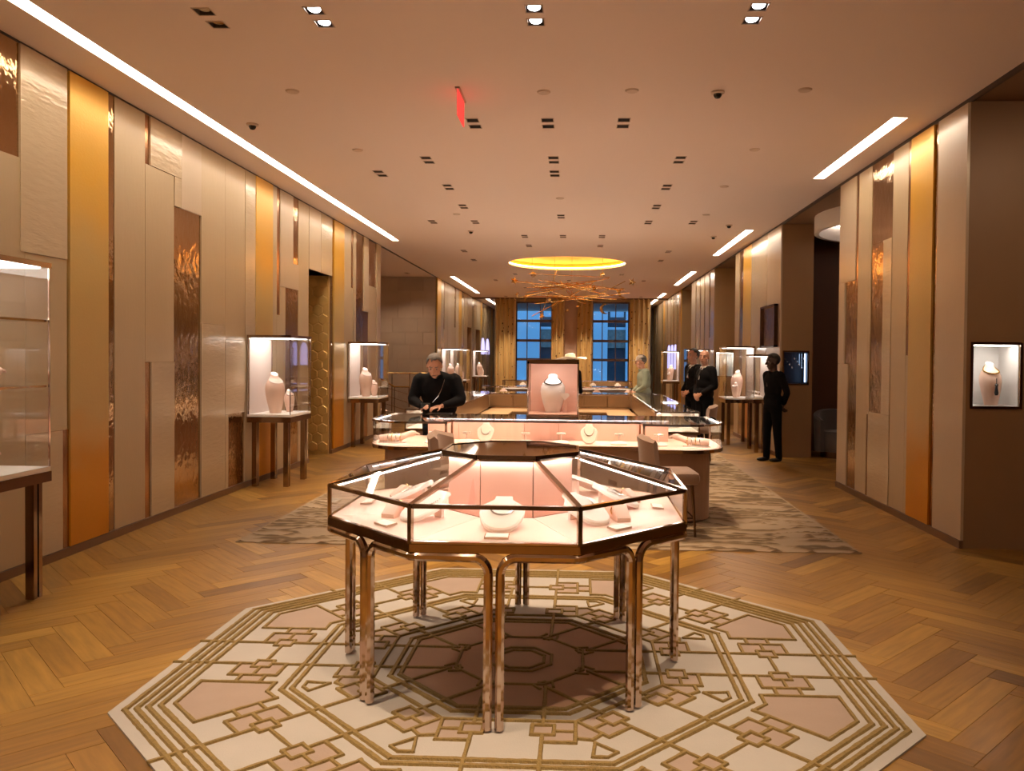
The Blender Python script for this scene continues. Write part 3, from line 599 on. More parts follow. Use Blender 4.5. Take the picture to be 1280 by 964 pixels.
# detectors, cameras, exit sign
def detector(x, y):
    o = MB().lathe([(0.0, -.012), (.05, -.012), (.058, -.004), (.06, 0), (0, 0)], 20).build('smoke_detector', 'detector'); o.location = (x, y, H)
    return tag(o, 'small round flush sprinkler cover plate on the beige ceiling', 'sprinkler', 'flush ceiling cover plates')
for x, y in ((-2.52, 6.92), (-0.33, 6.97), (0.43, 6.94), (1.90, 6.94), (1.91, 10.8), (-0.3, 11.61), (-2.5, 8.9), (1.9, 8.9), (-2.0, 12.9), (2.0, 12.9)): detector(x, y)
for x, y in ((-3.28, 7.9), (1.17, 6.99), (-2.0, 14.6), (2.55, 13.9), (2.5, 15.2)):
    t = thing('dome_camera', 'small black dome security camera on the beige ceiling', 'camera', (x, y, H), group='ceiling dome cameras')
    MB().lathe([(.058, 0), (.058, -.014), (.045, -.02)], 18).build('base_ring', 'detector', t, True)
    MB().lathe([(.036, -.018), (.034, -.035), (.022, -.052), (0, -.058)], 18).build('dome', 'black', t, True)
t = thing('exit_sign', 'red glowing edge lit exit sign hanging from the ceiling', 'exit sign', (-1.06, 7.02, H))
MB().box(-.02, .02, -.2, .2, -.015, 0).build('mounting_bar', 'trim', t)
MB().box(-.005, .005, -.19, .19, -.235, -.015).build('sign_plate', 'red', t)

# ---- star chandelier
def chandelier():
    t = thing('star_chandelier', 'brass chandelier of crossing rods with stars and crescent moons', 'chandelier', (-0.2, 19.7, 3.25)); rnd = random.Random(11)
    rods = []
    def star(p, r, rot):
        pts = []
        for k in range(10):
            a = PI / 2 + k * PI / 5; q = r if k % 2 == 0 else r * .42; pts.append((q * math.cos(a), 0, q * math.sin(a)))
        b = MB(); vs = pts + [(0, -.03, 0), (0, .03, 0)]; fs = []
        for k in range(10): fs += [(k, (k + 1) % 10, 10), ((k + 1) % 10, k, 11)]
        b.add(vs, fs); b.xf(Matrix.Translation(p) @ Matrix.Rotation(rot, 4, 'Z') @ Matrix.Rotation(rot * .7, 4, 'Y')); b.build('star', 'brass', t)
    def moon(p, r):
        pts = [(r * math.cos(a), 0, r * math.sin(a)) for a in [PI * .35 + PI * 1.3 * k / 12 for k in range(13)]]
        inn = [(r * .38 + r * .82 * math.cos(a), 0, r * .82 * math.sin(a)) for a in [PI * 1.60 - PI * 1.2 * k / 12 for k in range(13)]]
        b = MB(); vs = []
        for y in (-.02, .02): vs += [(x, y, z) for x, _, z in pts + inn]
        n = 26; fs = [tuple(range(n)), tuple(range(2 * n - 1, n - 1, -1))] + [(k, (k + 1) % n, n + (k + 1) % n, n + k) for k in range(n)]
        b.add(vs, fs); b.xf(Matrix.Translation(p)); b.build('crescent_moon', 'brass', t)
    fixed = [((-1.05, -.3, .42), (.95, .3, .40)), ((-1.3, .2, -.12), (.9, -.3, .32)), ((-1.15, .2, .28), (.35, .5, -.25)), ((-.95, -.5, -.62), (.2, .1, .05)), ((.62, -.4, -.1), (1.32, .2, .3)), ((.1, .3, .25), (1.3, 0, .05)), ((-.35, -.2, .55), (-.75, .1, -.55)), ((-.15, .1, .2), (.15, -.3, -.2)), ((-.3, .1, .3), (0, .4, -.1))]
    for k in range(15):
        a = rnd.uniform(0, PI); ln = rnd.uniform(.7, 1.25); zc = rnd.uniform(-.15, .2); dz = rnd.uniform(-.22, .22); c = Vector((rnd.uniform(-.3, .3), rnd.uniform(-.3, .3), zc)); d = Vector((math.cos(a) * ln, math.sin(a) * ln, dz))
        fixed.append((tuple(c - d), tuple(c + d)))
    for a, b in fixed: MB().tube([a, b], .011, 6).build('rod', 'brass', t)
    for p, r, q in (((-1.42, 0, .28), .11, .3), ((1.48, 0, .26), .12, .5), ((.56, 0, .1), .08, .2), ((-.72, -.2, -.6), .09, .6), ((-1.35, .1, -.05), .08, 1.), ((-1.15, .3, -.1), .1, 1.2), ((.15, -.2, -.35), .05, .4), ((-.1, -.2, -.45), .05, .1)): star(p, r, q)
    moon((.82, 0, -.40), .13); moon((1.25, .1, .0), .12)
    for p, r in (((-.95, 0, .43), .07), ((.75, 0, .43), .06), ((-.55, 0, -.2), .05), ((.35, -.3, -.15), .05), ((1.15, .2, .04), .05)): MB().ball(p, r, 2).build('glass_ball', 'jewel', t, True)
    for x in (-.98, -.42, .0, .75): MB().tube([(x, 0, .1 if x else -.1), (x, 0, 1.08)], .005, 5).build('hanging_wire', 'brass', t)
chandelier()

# ================================================================== RUGS
T8 = math.tan(PI / 8)
def octo(inr, z=None, c=(0, 0)):
    R = inr / math.cos(PI / 8); ps = [(c[0] + R * math.cos(PI / 8 + k * PI / 4), c[1] + R * math.sin(PI / 8 + k * PI / 4)) for k in range(8)]
    return ps if z is None else [(x, y, z) for x, y in ps]
def oct_rug():
    t = thing('octagonal_rug', 'cream octagonal rug with raised gold lattice under the octagonal display table', 'rug', (-0.30, 4.30, 0))
    MB().prism(octo(1.835), 0.0, 0.010).build('rug_base', 'rugcream', t)
    MB().prism(octo(0.60), 0.0102, 0.0112).build('centre_field', 'rugcentre', t)
    segs = []       # (n0,t0,n1,t1,width)
    W = 0.022
    def L(n0, t0, n1, t1, w=W): segs.append((n0, t0, n1, t1, w))
    for n in (1.770, 1.725, 1.680, 1.632, 1.140, 1.095, 0.652, 0.605): L(n, -n * T8, n, n * T8, 0.029)
    for n in (0.165, 0.125, 0.335): L(n, -n * T8, n, n * T8, 0.018)
    for s in (-1, 1):
        a = .155 * s
        for n0, n1 in ((1.835, 1.408), (1.302, .873), (.767, .36)): L(n0, a, n1, .150 * s if n1 < .4 else a)
        for (n0, n1, t0, t1) in ((1.31, 1.40, .112, .20), (.775, .865, .108, .205)):
            L(n0, t0 * s, n1, t0 * s); L(n0, t1 * s, n1, t1 * s); L(n0, t0 * s, n0, t1 * s); L(n1, t0 * s, n1, t1 * s)
        L(1.475, a, 1.475, .305 * s); L(1.23, a, 1.23, .305 * s); L(1.23, .305 * s, 1.475, .305 * s); L(1.352, .20 * s, 1.352, .305 * s)
        L(1.283, .305 * s, 1.283, .392 * s); L(1.405, .305 * s, 1.405, .392 * s)
        L(1.195, .395 * s, 1.575, .395 * s); L(1.575, .395 * s, 1.575, 1.575 * T8 * s); L(1.20, .395 * s, 1.20, 1.20 * T8 * s)
        L(.93, a, .93, .30 * s); L(.735, a, .735, .735 * T8 * s); L(.735, .30 * s, .93, .30 * s); L(.83, .205 * s, .83, .30 * s)
        L(.89, .30 * s, .90, .90 * T8 * s)
        L(1.045, .372 * s, 1.045, 1.045 * T8 * s, .018); L(1.045, .372 * s, .925, .925 * T8 * s, .018)
        n = .345; tt = n * T8
        L(n + .045, tt * s - .02 * s, n, tt * s - .055 * s, .016); L(n - .045, tt * s + .0 * s, n, tt * s - .055 * s, .016)
    L(1.356, -.112, 1.356, .112); L(.735, -.155, .735, .155)
    b = MB()
    for k in range(8):
        ca, sa = math.cos(k * PI / 4), math.sin(k * PI / 4)
        for n0, t0, n1, t1, wd in segs:
            p = Vector((n0 * ca - t0 * sa, n0 * sa + t0 * ca, 0.0125)); q = Vector((n1 * ca - t1 * sa, n1 * sa + t1 * ca, 0.0125))
            d = (q - p).normalized() * wd * .3; p -= d; q += d
            # rounded pile section
            sd = (q - p).normalized().cross(Vector((0, 0, 1))) * wd / 2; h = Vector((0, 0, .007)); dn = Vector((0, 0, -.004))
            m = max(2, int((q - p).length / 0.03)); base = len(b.v); vs = []; fs = []
            for i in range(m + 1):
                c = p.lerp(q, i / m); j = 1 + random.uniform(-.13, .13)
                vs += [c - sd * j + dn, c - sd * .6 * j + h * j, c + sd * .6 * j + h * j, c + sd * j + dn]
            for i in range(m):
                a = i * 4; fs += [(a, a + 4, a + 5, a + 1), (a + 1, a + 5, a + 6, a + 2), (a + 2, a + 6, a + 7, a + 3)]
            fs += [(0, 1, 2, 3), (m * 4 + 3, m * 4 + 2, m * 4 + 1, m * 4)]
            b.add(vs, fs)
    o = b.build('gold_cord_lattice', 'cord', t, fix=False); o['kind'] = 'stuff'
    # blush woven inlays
    pent = [(1.20, .395), (1.575, .395)]
    def rot(pts, k): return [(n * math.cos(k) - s * math.sin(k), n * math.sin(k) + s * math.cos(k)) for n, s in pts]
    def mir(p):  # mirror about the corner ray
        c, s = math.cos(PI / 4), math.sin(PI / 4); return (p[0] * c + p[1] * s, p[0] * s - p[1] * c)
    P = [(1.195, .395), (1.575, .395), (1.575, 1.575 * T8)]; P = P + [mir(P[1]), mir(P[0]), (1.20, 1.20 * T8)]
    for k in range(8): MB().prism(rot(P, k * PI / 4), .0102, .0114).build('blush_inlay', 'rugpink', t)
    b = MB(); z = (.0102, .0113)
    for k in range(8):
        for s in (-1, 1):
            for n0, n1, t0, t1 in ((1.23, 1.475, .155, .305), (1.283, 1.405, .305, .395), (.735, .93, .155, .30), (1.31, 1.40, .112, .155), (.775, .865, .108, .155)):
                b.prism(rot([(n0, t0 * s), (n1, t0 * s), (n1, t1 * s), (n0, t1 * s)][::s], k * PI / 4), *z)
            q = [(.735, .30), (.89, .30), (.90, .90 * T8), (.735, .735 * T8)]
            b.prism(rot([(n, tt * s) for n, tt in q][::s], k * PI / 4), *z)
    b.build('small_inlays', 'rugpink', t)['kind'] = 'stuff'
oct_rug()

def wave_rug():
    x0, x1, y0, y1 = -3.0, 2.42, 6.88, 16.6; nx, ny = 260, 520
    vs = []; fs = []
    for j in range(ny + 1):
        for i in range(nx + 1):
            x = x0 + (x1 - x0) * i / nx; y = y0 + (y1 - y0) * (j / ny) ** 1.5
            wv = noise.noise((x * 1.6, y * 2.0, 1.7)) * 0.22
            a = noise.noise((x * 2.6, (y + wv) * 9.0, 0.3)); b = noise.noise((x * 11, y * 24, 5.1)); g_ = noise.noise((x * 1.3, y * 1.9, 9.2))
            r = 1 - abs(a) * 3.4 + b * 0.5 + g_ * 0.5
            h = max(0.0, min(1.0, r * 1.5 - 0.35)); 
            e = min(i, nx - i, j * 2, ny - j)
            vs.append((x, y, 0.006 + (0.015 * h if e > 1 else 0.006 * h) + 0.002 * b))
    for j in range(ny):
        for i in range(nx):
            a = j * (nx + 1) + i; fs.append((a, a + 1, a + nx + 2, a + nx + 1))
    # skirt edge
    n0 = len(vs); ring = [i for i in range(nx + 1)] + [j * (nx + 1) + nx for j in range(1, ny + 1)] + [ny * (nx + 1) + i for i in range(nx - 1, -1, -1)] + [j * (nx + 1) for j in range(ny - 1, 0, -1)]
    for r in ring: vs.append((vs[r][0], vs[r][1], 0.0005))
    m = len(ring)
    for k in range(m): fs.append((ring[k], n0 + k, n0 + (k + 1) % m, ring[(k + 1) % m]))
    ma = mat('wave_rug_pile', (0.5, 0.4, 0.25), 0.92, 0, ('noise', (90, 90, 90), 0.5, 0.006), None)
    n = ma.node_tree.nodes; l = ma.node_tree.links; g = n.new('ShaderNodeNewGeometry'); sp = n.new('ShaderNodeSeparateXYZ'); l.new(g.outputs['Position'], sp.inputs[0])
    mr = n.new('ShaderNodeMapRange'); mr.inputs[1].default_value = 0.0075; mr.inputs[2].default_value = 0.0195; l.new(sp.outputs[2], mr.inputs[0])
    cr = n.new('ShaderNodeValToRGB'); e = cr.color_ramp.elements; e[0].color = (0.34, 0.245, 0.15, 1); e[1].color = (0.14, 0.085, 0.036, 1); x = e.new(0.5); x.color = (0.28, 0.19, 0.10, 1)
    l.new(mr.outputs[0], cr.inputs[0]); l.new(cr.outputs[0], n['Principled BSDF'].inputs['Base Color'])
    b = MB(); b.v = vs; b.f = fs; o = b.build('wave_rug', ma, None, True, fix=False)
    return tag(o, 'beige and gold rug with carved wavy pile under the island showcases', 'rug')
wave_rug()

# ================================================================== OCTAGONAL DISPLAY TABLE
TC = Vector((-0.36, 4.345, 0)); IN = 0.90; ZD = 0.838; ZR = 0.995; ICAP = 0.352; ZC = 1.13
tb = thing('octagonal_display_table', 'octagonal glass jewellery table with rose gold frame and mirrored top cap', 'display table', TC)
MB().prism(octo(IN), 0.795, 0.832).build('base_band', 'bronze', tb)
for k in range(8):
    a = octo(IN - 0.012); b = octo(0.33); i, j = k, (k + 1) % 8
    ps = [a[i], a[j], b[j], b[i]]; c = (sum(p[0] for p in ps) / 4, sum(p[1] for p in ps) / 4)
    ps = [(p[0] + (c[0] - p[0]) * .006, p[1] + (c[1] - p[1]) * .006) for p in ps]
    MB().prism(ps, 0.832, ZD).build('deck_panel', 'deck', tb)
for k in range(8):   # peach core
    a = octo(0.322); p, q = Vector((*a[k], 0)), Vector((*a[(k + 1) % 8], 0)); d = (q - p) * .006; p += d; q -= d; nn = (p + q).normalized()
    MB().slab([(p.x, p.y, ZD), (q.x, q.y, ZD), (q.x, q.y, ZC - .012), (p.x, p.y, ZC - .012)], nn, .004).build('core_panel', 'peach', tb)
MB().prism(octo(0.319), ZD, ZC - .012).build('core', 'darkbronze', tb)
MB().prism(octo(ICAP), ZC, ZC + 0.022).build('mirror_cap', 'capmirror', tb)
r_ = MB()
for k in range(8):
    a, b = octo(ICAP + .004, ZC + .011)[k], octo(ICAP + .004, ZC + .011)[(k + 1) % 8]; r_.bar(a, b, .014, .030)
r_.build('cap_edge', 'bronze', tb)
r_ = MB()
for k in range(8):
    a, b = octo(ICAP - .012, ZC - .003)[k], octo(ICAP - .012, ZC - .003)[(k + 1) % 8]; r_.bar(a, b, .014, .005)
r_.build('led_ring', 'led', tb)
for k in range(8):
    c, c2 = octo(IN - .009)[k], octo(IN - .009)[(k + 1) % 8]; cc, cc2 = octo(ICAP)[k], octo(ICAP)[(k + 1) % 8]
    MB().bar((*c, 0.832), (*c, ZR + .004), .020, .020, (c[0], c[1], 0)).build('corner_post', 'rose', tb)
    MB().bar((*c, ZR), (*c2, ZR), .018, .018).build('rim', 'rose', tb)
    MB().bar((*c, 0.836), (*c2, 0.836), .018, .012).build('lower_rail', 'rose', tb)
    rf = MB().bar((*c, ZR + .002), (*cc, ZC + .004), .026, .016).build('rafter', 'rose', tb)
    p = Vector((*c, ZR - .010)); q = Vector((*cc, ZC - .008)); a0 = p.lerp(q, .06) + Vector((0, 0, .003)); a1 = p.lerp(q, .96) + Vector((0, 0, .003))
    wd_ = .013 if k in (0, 3, 4, 7) else .008
    if k in (0, 3, 4, 7): a0.z -= .004; a1.z -= .004
    MB().bar(a0, a1, wd_, .006).build('led_strip', 'led', rf)
    g = .0
    MB().slab([(*c, .845), (*c2, .845), (*c2, ZR - .01), (*c, ZR - .01)], (-(c[0] + c2[0]), -(c[1] + c2[1]), 0), .004).build('side_pane', 'glass', tb)
    MB().slab([(*c, ZR + .004), (*c2, ZR + .004), (*cc2, ZC + .006), (*cc, ZC + .006)], (0, 0, 1), .004).build('sloped_pane', 'glass', tb)
for k in range(8):   # inverted U leg frames wrapping every corner
    def side_pt(ang, s, inr): return Vector((inr * math.cos(ang) - s * math.sin(ang), inr * math.sin(ang) + s * math.cos(ang), 0))
    i2 = IN - 0.012; a0 = k * PI / 4; a1 = a0 + PI / 4; hs = 0.026; R = 0.075; zt = 0.776
    path = []
    p = side_pt(a0, hs, i2); path += [p + Vector((0, 0, .0207)), p + Vector((0, 0, zt - R))]
    for s in range(1, 7):
        th = s / 6 * PI / 2; path.append(side_pt(a0, hs + R * (1 - math.cos(th)), i2) + Vector((0, 0, zt - R + R * math.sin(th))))
    cr = i2 * T8; path.append(side_pt(a0, cr - .03, i2) + Vector((0, 0, zt))); path.append((side_pt(a0, cr - .012, i2) + side_pt(a1, -cr + .012, i2)) / 2 + Vector((0, 0, zt))); path.append(side_pt(a1, -cr + .03, i2) + Vector((0, 0, zt)))
    for s in range(5, -1, -1):
        th = s / 6 * PI / 2 if s else 0.0; path.append(side_pt(a1, -hs - R * (1 - math.cos(th)), i2) + Vector((0, 0, zt - R + R * math.sin(th))))
    p = side_pt(a1, -hs, i2); path.append(p + Vector((0, 0, .0207)))
    MB().tube(path, 0.0215, 8).build('leg_frame', 'rose', tb, True)

# ---- jewellery stands
def outline_bust(ht=0.26, th=0.022):
    """flat necklace form: neck, shoulders and rounded tongue; lies in XY, length along -Y"""
    pts = []
    half = [(0.040, 0.13), (0.043, 0.105), (0.062, 0.085), (0.092, 0.06), (0.104, 0.03), (0.102, -0.01), (0.092, -0.055), (0.075, -0.095), (0.048, -0.122), (0.018, -0.132)]
    s = ht / 0.26; half = [(x * s, y * s) for x, y in half]
    pts = half + [(-x, y) for x, y in reversed(half)]
    b = MB(); n = len(pts); inn = [(x * .93, y * .95) for x, y in pts]
    b.add([(x, y, 0) for x, y in pts] + [(x, y, th * .7) for x, y in pts] + [(x, y, th) for x, y in inn], [tuple(range(n - 1, -1, -1)), tuple(range(2 * n, 3 * n))] + [(i, (i + 1) % n, n + (i + 1) % n, n + i) for i in range(n)] + [(n + i, n + (i + 1) % n, 2 * n + (i + 1) % n, 2 * n + i) for i in range(n)])
    return b
def flat_bust(loc, rz, tilt, label, group, ht=0.26, m='white', lift=None, metal='jewel', bead=0.0035):
    lift = ht * .5 * math.sin(tilt) + 0.002 if lift is None else lift
    t = thing('necklace_stand', label, 'necklace stand', loc, rz, group)
    R = Matrix.Translation((0, 0, lift)) @ Matrix.Rotation(tilt, 4, 'X')
    b = outline_bust(ht); b.xf(R); b.build('bust_board', m, t, True)
    e = MB(); y = ht * .34; zt = lift + y * math.sin(tilt) - .004
    e.box(-.03, .03, y * math.cos(tilt) - .012, y * math.cos(tilt) + .004, .0005, max(.01, zt)); e.build('easel_prop', m, t)
    # necklace lying on it
    nb = MB(); s = ht / 0.26; n = 26
    for i in range(n + 1):
        a = PI * (i / n); x = .058 * s * math.cos(a); y = .055 * s - .085 * s * math.sin(a) ** 0.8 if math.sin(a) > 0 else .055 * s
        q = Matrix.Rotation(tilt, 4, 'X') @ Vector((x, y, .022 + bead)); nb.ball((q.x, q.y, q.z + lift), bead * (1 + .8 * math.sin(a)), 1)
    o = nb.build('necklace', metal); o.location = loc; o.rotation_euler = (0, 0, rz)
    tag(o, 'beaded necklace on ' + label, 'necklace', (group + ', necklaces') if group else None)
    return t
def card(loc, rz, label, group, tilt=.10, sx=.11, sy=.062):
    t = thing('price_card', label, 'card', loc, rz, group)
    z0 = sy * .5 * math.sin(tilt) + .001
    b = MB().box(-sx / 2, sx / 2, -sy / 2, sy / 2, 0, .009); b.xf(Matrix.Translation((0, 0, z0)) @ Matrix.Rotation(tilt, 4, 'X')); b.build('plaque', 'rose', t)
    b = MB().box(-sx / 2 + .004, sx / 2 - .004, -sy / 2 + .004, sy / 2 - .004, .009, .0105); b.xf(Matrix.Translation((0, 0, z0)) @ Matrix.Rotation(tilt, 4, 'X')); b.build('card_face', 'card', t)
SEC = ['niche wall side', 'island and niche wall corner', 'island side', 'island and left wall corner', 'left wall side', 'outer left wall corner', 'outer side', 'outer niche wall corner']
for k in range(8):
    a = k * PI / 4; n = Vector((math.cos(a), math.sin(a), 0)); s = Vector((-n.y, n.x, 0)); p = TC + n * 0.56
    p.z = ZD; rz = a + PI / 2
    fr = k in (5, 6, 7)
    flat_bust((p.x, p.y, ZD), rz, math.radians(24), 'white necklace stand, %s of octagonal table' % SEC[k], None, 0.27, 'white', metal='jewel')
    q = TC + n * 0.79; card((q.x, q.y, ZD), rz, 'small white card in the %s of octagonal table' % SEC[k], None)
    if k in (0, 4, 5, 7):
        sg = 1 if k in (4, 5) else -1
        q = TC + n * 0.60 + s * 0.19 * (-sg)
        t = thing('bracelet_cushion', 'blush bracelet ramp in the %s of octagonal table' % SEC[k], 'bracelet stand', (q.x, q.y, ZD), rz + .5 * sg)
        b = MB(); prof = [(-.11, .0), (-.11, .02), (-.04, .075), (.03, .06), (.11, .018), (.11, 0)]
        b.slab([(-.035, y, z) for y, z in prof], (1, 0, 0), .07); b.build('ramp', 'blush', t)
        r = MB(); r.tube([(.0 + .041 * math.cos(x), -.02 + .006 * math.cos(x), .044 + .034 * math.sin(x)) for x in [2 * PI * i / 18 for i in range(18)]], .0035, 6, True)
        o = r.build('bracelet', 'goldjewel', None, True); o.location = t.location; o.rotation_euler = t.rotation_euler
        tag(o, 'slim gold bracelet on blush ramp, %s of octagonal table' % SEC[k], 'bracelet')

# ================================================================== ISLAND SHOWCASES
def island_outline(inset=0.0):
    """front showcase plan, counter-clockwise, world x,y"""
    i = inset; pts = []
    cxr = AX + 1.355; cy = 8.30; R = 0.46
    def half():
        h = [(AX + 0.955 , 8.10 + i), (AX + 0.965 + i, 7.86 + i)]
        for k in range(0, 11):
            a = -PI / 2 + PI / 2 * k / 10; h.append((cxr + (R - i) * math.cos(a), cy + (R - i) * math.sin(a) - (0.0)))
        h.append((AX + 1.815 - i, 9.0 - i)); return h
    hr = half(); hr = [(x, y if y > 7.87 or True else y) for x, y in hr]
    hl = [(2 * AX - x, y) for x, y in hr]
    return hl[::-1][0:] + hr   # left back -> left front -> right front -> right back
FO = island_outline(); 
fc = thing('island_front_showcase', 'wide curved end glass showcase of the island with peach back panels', 'showcase', (AX, 8.5, 0))
def rel(ps, c=(AX, 8.5)): return [(x - c[0], y - c[1]) for x, y in ps]
MB().prism(rel(island_outline(0.13)), 0.03, 0.72).build('base_cladding', 'counterbase', fc)
MB().prism(rel(island_outline(0.17)), 0.0245, 0.04).build('plinth', 'darkbronze', fc)
MB().prism(rel(FO), 0.715, 0.748).build('lower_frame', 'bronze', fc)
MB().prism(rel(island_outline(0.012)), 0.748, 0.752).build('deck', 'deck', fc)
def edge_tube(ps, z, r, name, m, par, closed=True):
    b = MB(); n = len(ps)
    for i in range(n if closed else n - 1):
        a, c = ps[i], ps[(i + 1) % n]; b.bar((*a, z), (*c, z), r, r)
    return b.build(name, m, par)
edge_tube(rel(island_outline(0.009)), 0.992, 0.020, 'top_rim', 'rose', fc)
# glass: front panes following the outline
fo = rel(island_outline(0.012)); n_ = len(fo)
def pane_run(i0, i1, name='front_pane'):
    b = MB()
    for i in range(i0, i1):
        a, c = fo[i], fo[i + 1]; nn = Vector((-(c[1] - a[1]), c[0] - a[0], 0)).normalized()
        b.slab([(*a, .754), (*c, .754), (*c, .982), (*a, .982)], nn, .004)
    return b.build(name, 'glass', fc)
mid = n_ // 2
pane_run(0, mid - 2, 'end_pane'); pane_run(mid - 1, mid, 'centre_pane'); pane_run(mid + 1, n_ - 1, 'end_pane')
gp = MB().prism(rel(island_outline(0.016)), 0.998, 1.003); gp.build('top_pane', 'glass', fc)
for i in (0, mid - 2, mid - 1, mid, mid + 1, n_ - 1): MB().bar((*fo[i], .75), (*fo[i], .985), .022, .022).build('post', 'rose', fc)
# back panels (peach) and rear service top
xs = [-1.30, -0.965, -0.62, -0.25, 0.12, 0.50, 0.965, 1.30]
for a, b in zip(xs[:-1], xs[1:]): MB().box(a + .002, b - .002, .12, .135, .752, .985).build('back_panel', 'peach', fc)
MB().box(-1.30, 1.30, .14, .485, .752, .985).build('service_drawers', 'cabinet', fc)
MB().box(-1.28, 1.28, -.06, -.048, .984, .990).build('led_strip', 'ledsoft', fc)
for s in (-1, 1):
    MB().bar((s * 1.35, -.52, .980), (s * 1.70, -.30, .980), .014, .006).build('led_strip', 'led', fc)
    MB().bar((s * 1.785, -.15, .980), (s * 1.785, .45, .980), .014, .006).build('led_strip', 'led', fc)
MB().box(1.30, 1.50, -.12, -.03, 0.0245, .46).box(1.53, 1.57, -.14, -.02, 0.0245, .46).build('foot_fin', 'darkbronze', fc)

def showcase(name, label, x0, x1, y0, y1, inner=None, mbase='cabinet', zt=1.0):
    zb = .0245 if y0 < 16 else .0005
    t = thing(name, label, 'showcase', ((x0 + x1) / 2, (y0 + y1) / 2, 0)); hx, hy = (x1 - x0) / 2, (y1 - y0) / 2
    MB().box(-hx + .03, hx - .03, -hy + .03, hy - .03, zb, .72).build('base_cabinet', mbase, t)
    MB().box(-hx, hx, -hy, hy, .72, .752).build('lower_frame', 'bronze', t)
    MB().box(-hx + .01, hx - .01, -hy + .01, hy - .01, .752, .756).build('deck', 'card', t)
    edge_tube([(-hx + .01, -hy + .01), (hx - .01, -hy + .01), (hx - .01, hy - .01), (-hx + .01, hy - .01)], zt - .01, .02, 'top_rim', 'rose', t)
    for sx in (-1, 1):
        for sy in (-1, 1): MB().bar((sx * (hx - .01), sy * (hy - .01), .75), (sx * (hx - .01), sy * (hy - .01), zt - .01), .018, .018).build('post', 'rose', t)
    for side in ('x-', 'x+', 'y-', 'y+'):
        if side == inner:
            if side == 'x-': MB().box(-hx, -hx + .02, -hy + .01, hy - .01, .756, zt - .02).build('service_panel', 'cabinet', t)
            if side == 'x+': MB().box(hx - .02, hx, -hy + .01, hy - .01, .756, zt - .02).build('service_panel', 'cabinet', t)
            if side == 'y-': MB().box(-hx + .01, hx - .01, -hy, -hy + .02, .756, zt - .02).build('service_panel', 'cabinet', t)
            if side == 'y+': MB().box(-hx + .01, hx - .01, hy - .02, hy, .756, zt - .02).build('service_panel', 'cabinet', t)
            continue
        if side == 'x-': MB().box(-hx + .004, -hx + .008, -hy + .02, hy - .02, .756, zt - .02).build('side_pane', 'glass', t)
        if side == 'x+': MB().box(hx - .008, hx - .004, -hy + .02, hy - .02, .756, zt - .02).build('side_pane', 'glass', t)
        if side == 'y-': MB().box(-hx + .02, hx - .02, -hy + .004, -hy + .008, .756, zt - .02).build('side_pane', 'glass', t)
        if side == 'y+': MB().box(-hx + .02, hx - .02, hy - .008, hy - .004, .756, zt - .02).build('side_pane', 'glass', t)
    MB().box(-hx + .02, hx - .02, -hy + .02, hy - .02, zt - .004, zt).build('top_pane', 'glass', t)
    if hx > hy: MB().box(-hx + .04, hx - .04, hy * .6, hy * .6 + .012, zt - .03, zt - .024).build('led_strip', 'led', t)
    else:
        xx = -hx * .8 if inner == 'x-' else hx * .8 - .012
        MB().box(xx, xx + .012, -hy + .04, hy - .04, zt - .03, zt - .024).build('led_strip', 'led', t)
    return t
sr = showcase('island_side_showcase', 'long glass island showcase on the side of the suited figures', AX + 1.265, AX + 1.815, 9.80, 14.25, 'x-', 'counterbase')
sl = showcase('island_side_showcase', 'long glass island showcase on the stairs side', AX - 1.815, AX - 1.265, 9.80, 14.25, 'x+', 'counterbase')
sb = showcase('island_back_showcase', 'rear glass showcase closing the island with brown drawers', AX - 1.815, AX + 1.815, 14.30, 15.0, 'y-', 'cabinet')
for xa, xb in ((-1.25, -.84), (-.835, -.42), (-.415, .0), (.005, .42), (.425, .84), (.845, 1.25)):
    for za, zb in ((.765, .975), (.45, .71), (.10, .44)):
        d = MB().bbox(xa + .006, xb - .006, -.368, -.348, za, zb, .004).build('drawer', 'cabinet' if za > .7 else 'ledge', sb)
        MB().bar((xb - .03, -.374, zb - .05), (xb - .03, -.374, zb - .02), .008, .008).build('knob', 'brass', d)
# staff work ledge running round the inside
wlg = thing('work_ledge', 'tan leather staff ledge running round inside of the island', 'ledge', (AX, 12, 0))
MB().bbox(-1.24, 1.24, 1.55, 2.27, .70, .73, .008).build('rear_ledge', 'ledge', wlg); MB().box(-1.24, 1.24, 1.62, 2.27, .0245, .70).build('rear_cabinet', 'ledge', wlg)
for s, nm in ((-1, 'a'), (1, 'b')):
    x0, x1 = sorted((s * .80, s * 1.262)); MB().bbox(x0, x1, -2.1, 1.55, .70, .73, .008).build('side_ledge', 'ledge', wlg); MB().box(min(s * .86, s * 1.262), max(s * .86, s * 1.262), -2.1, 1.55, .0245, .70).build('side_cabinet', 'cabinet', wlg)
f1 = showcase('far_showcase', 'far glass showcase just beyond the island', AX - 1.815, AX + 1.815, 17.6, 18.3, None, 'cabinet')
f2 = showcase('far_showcase', 'farthest glass showcase in front of the curtains', AX - 1.815, AX + 1.815, 22.4, 23.1, None, 'cabinet')

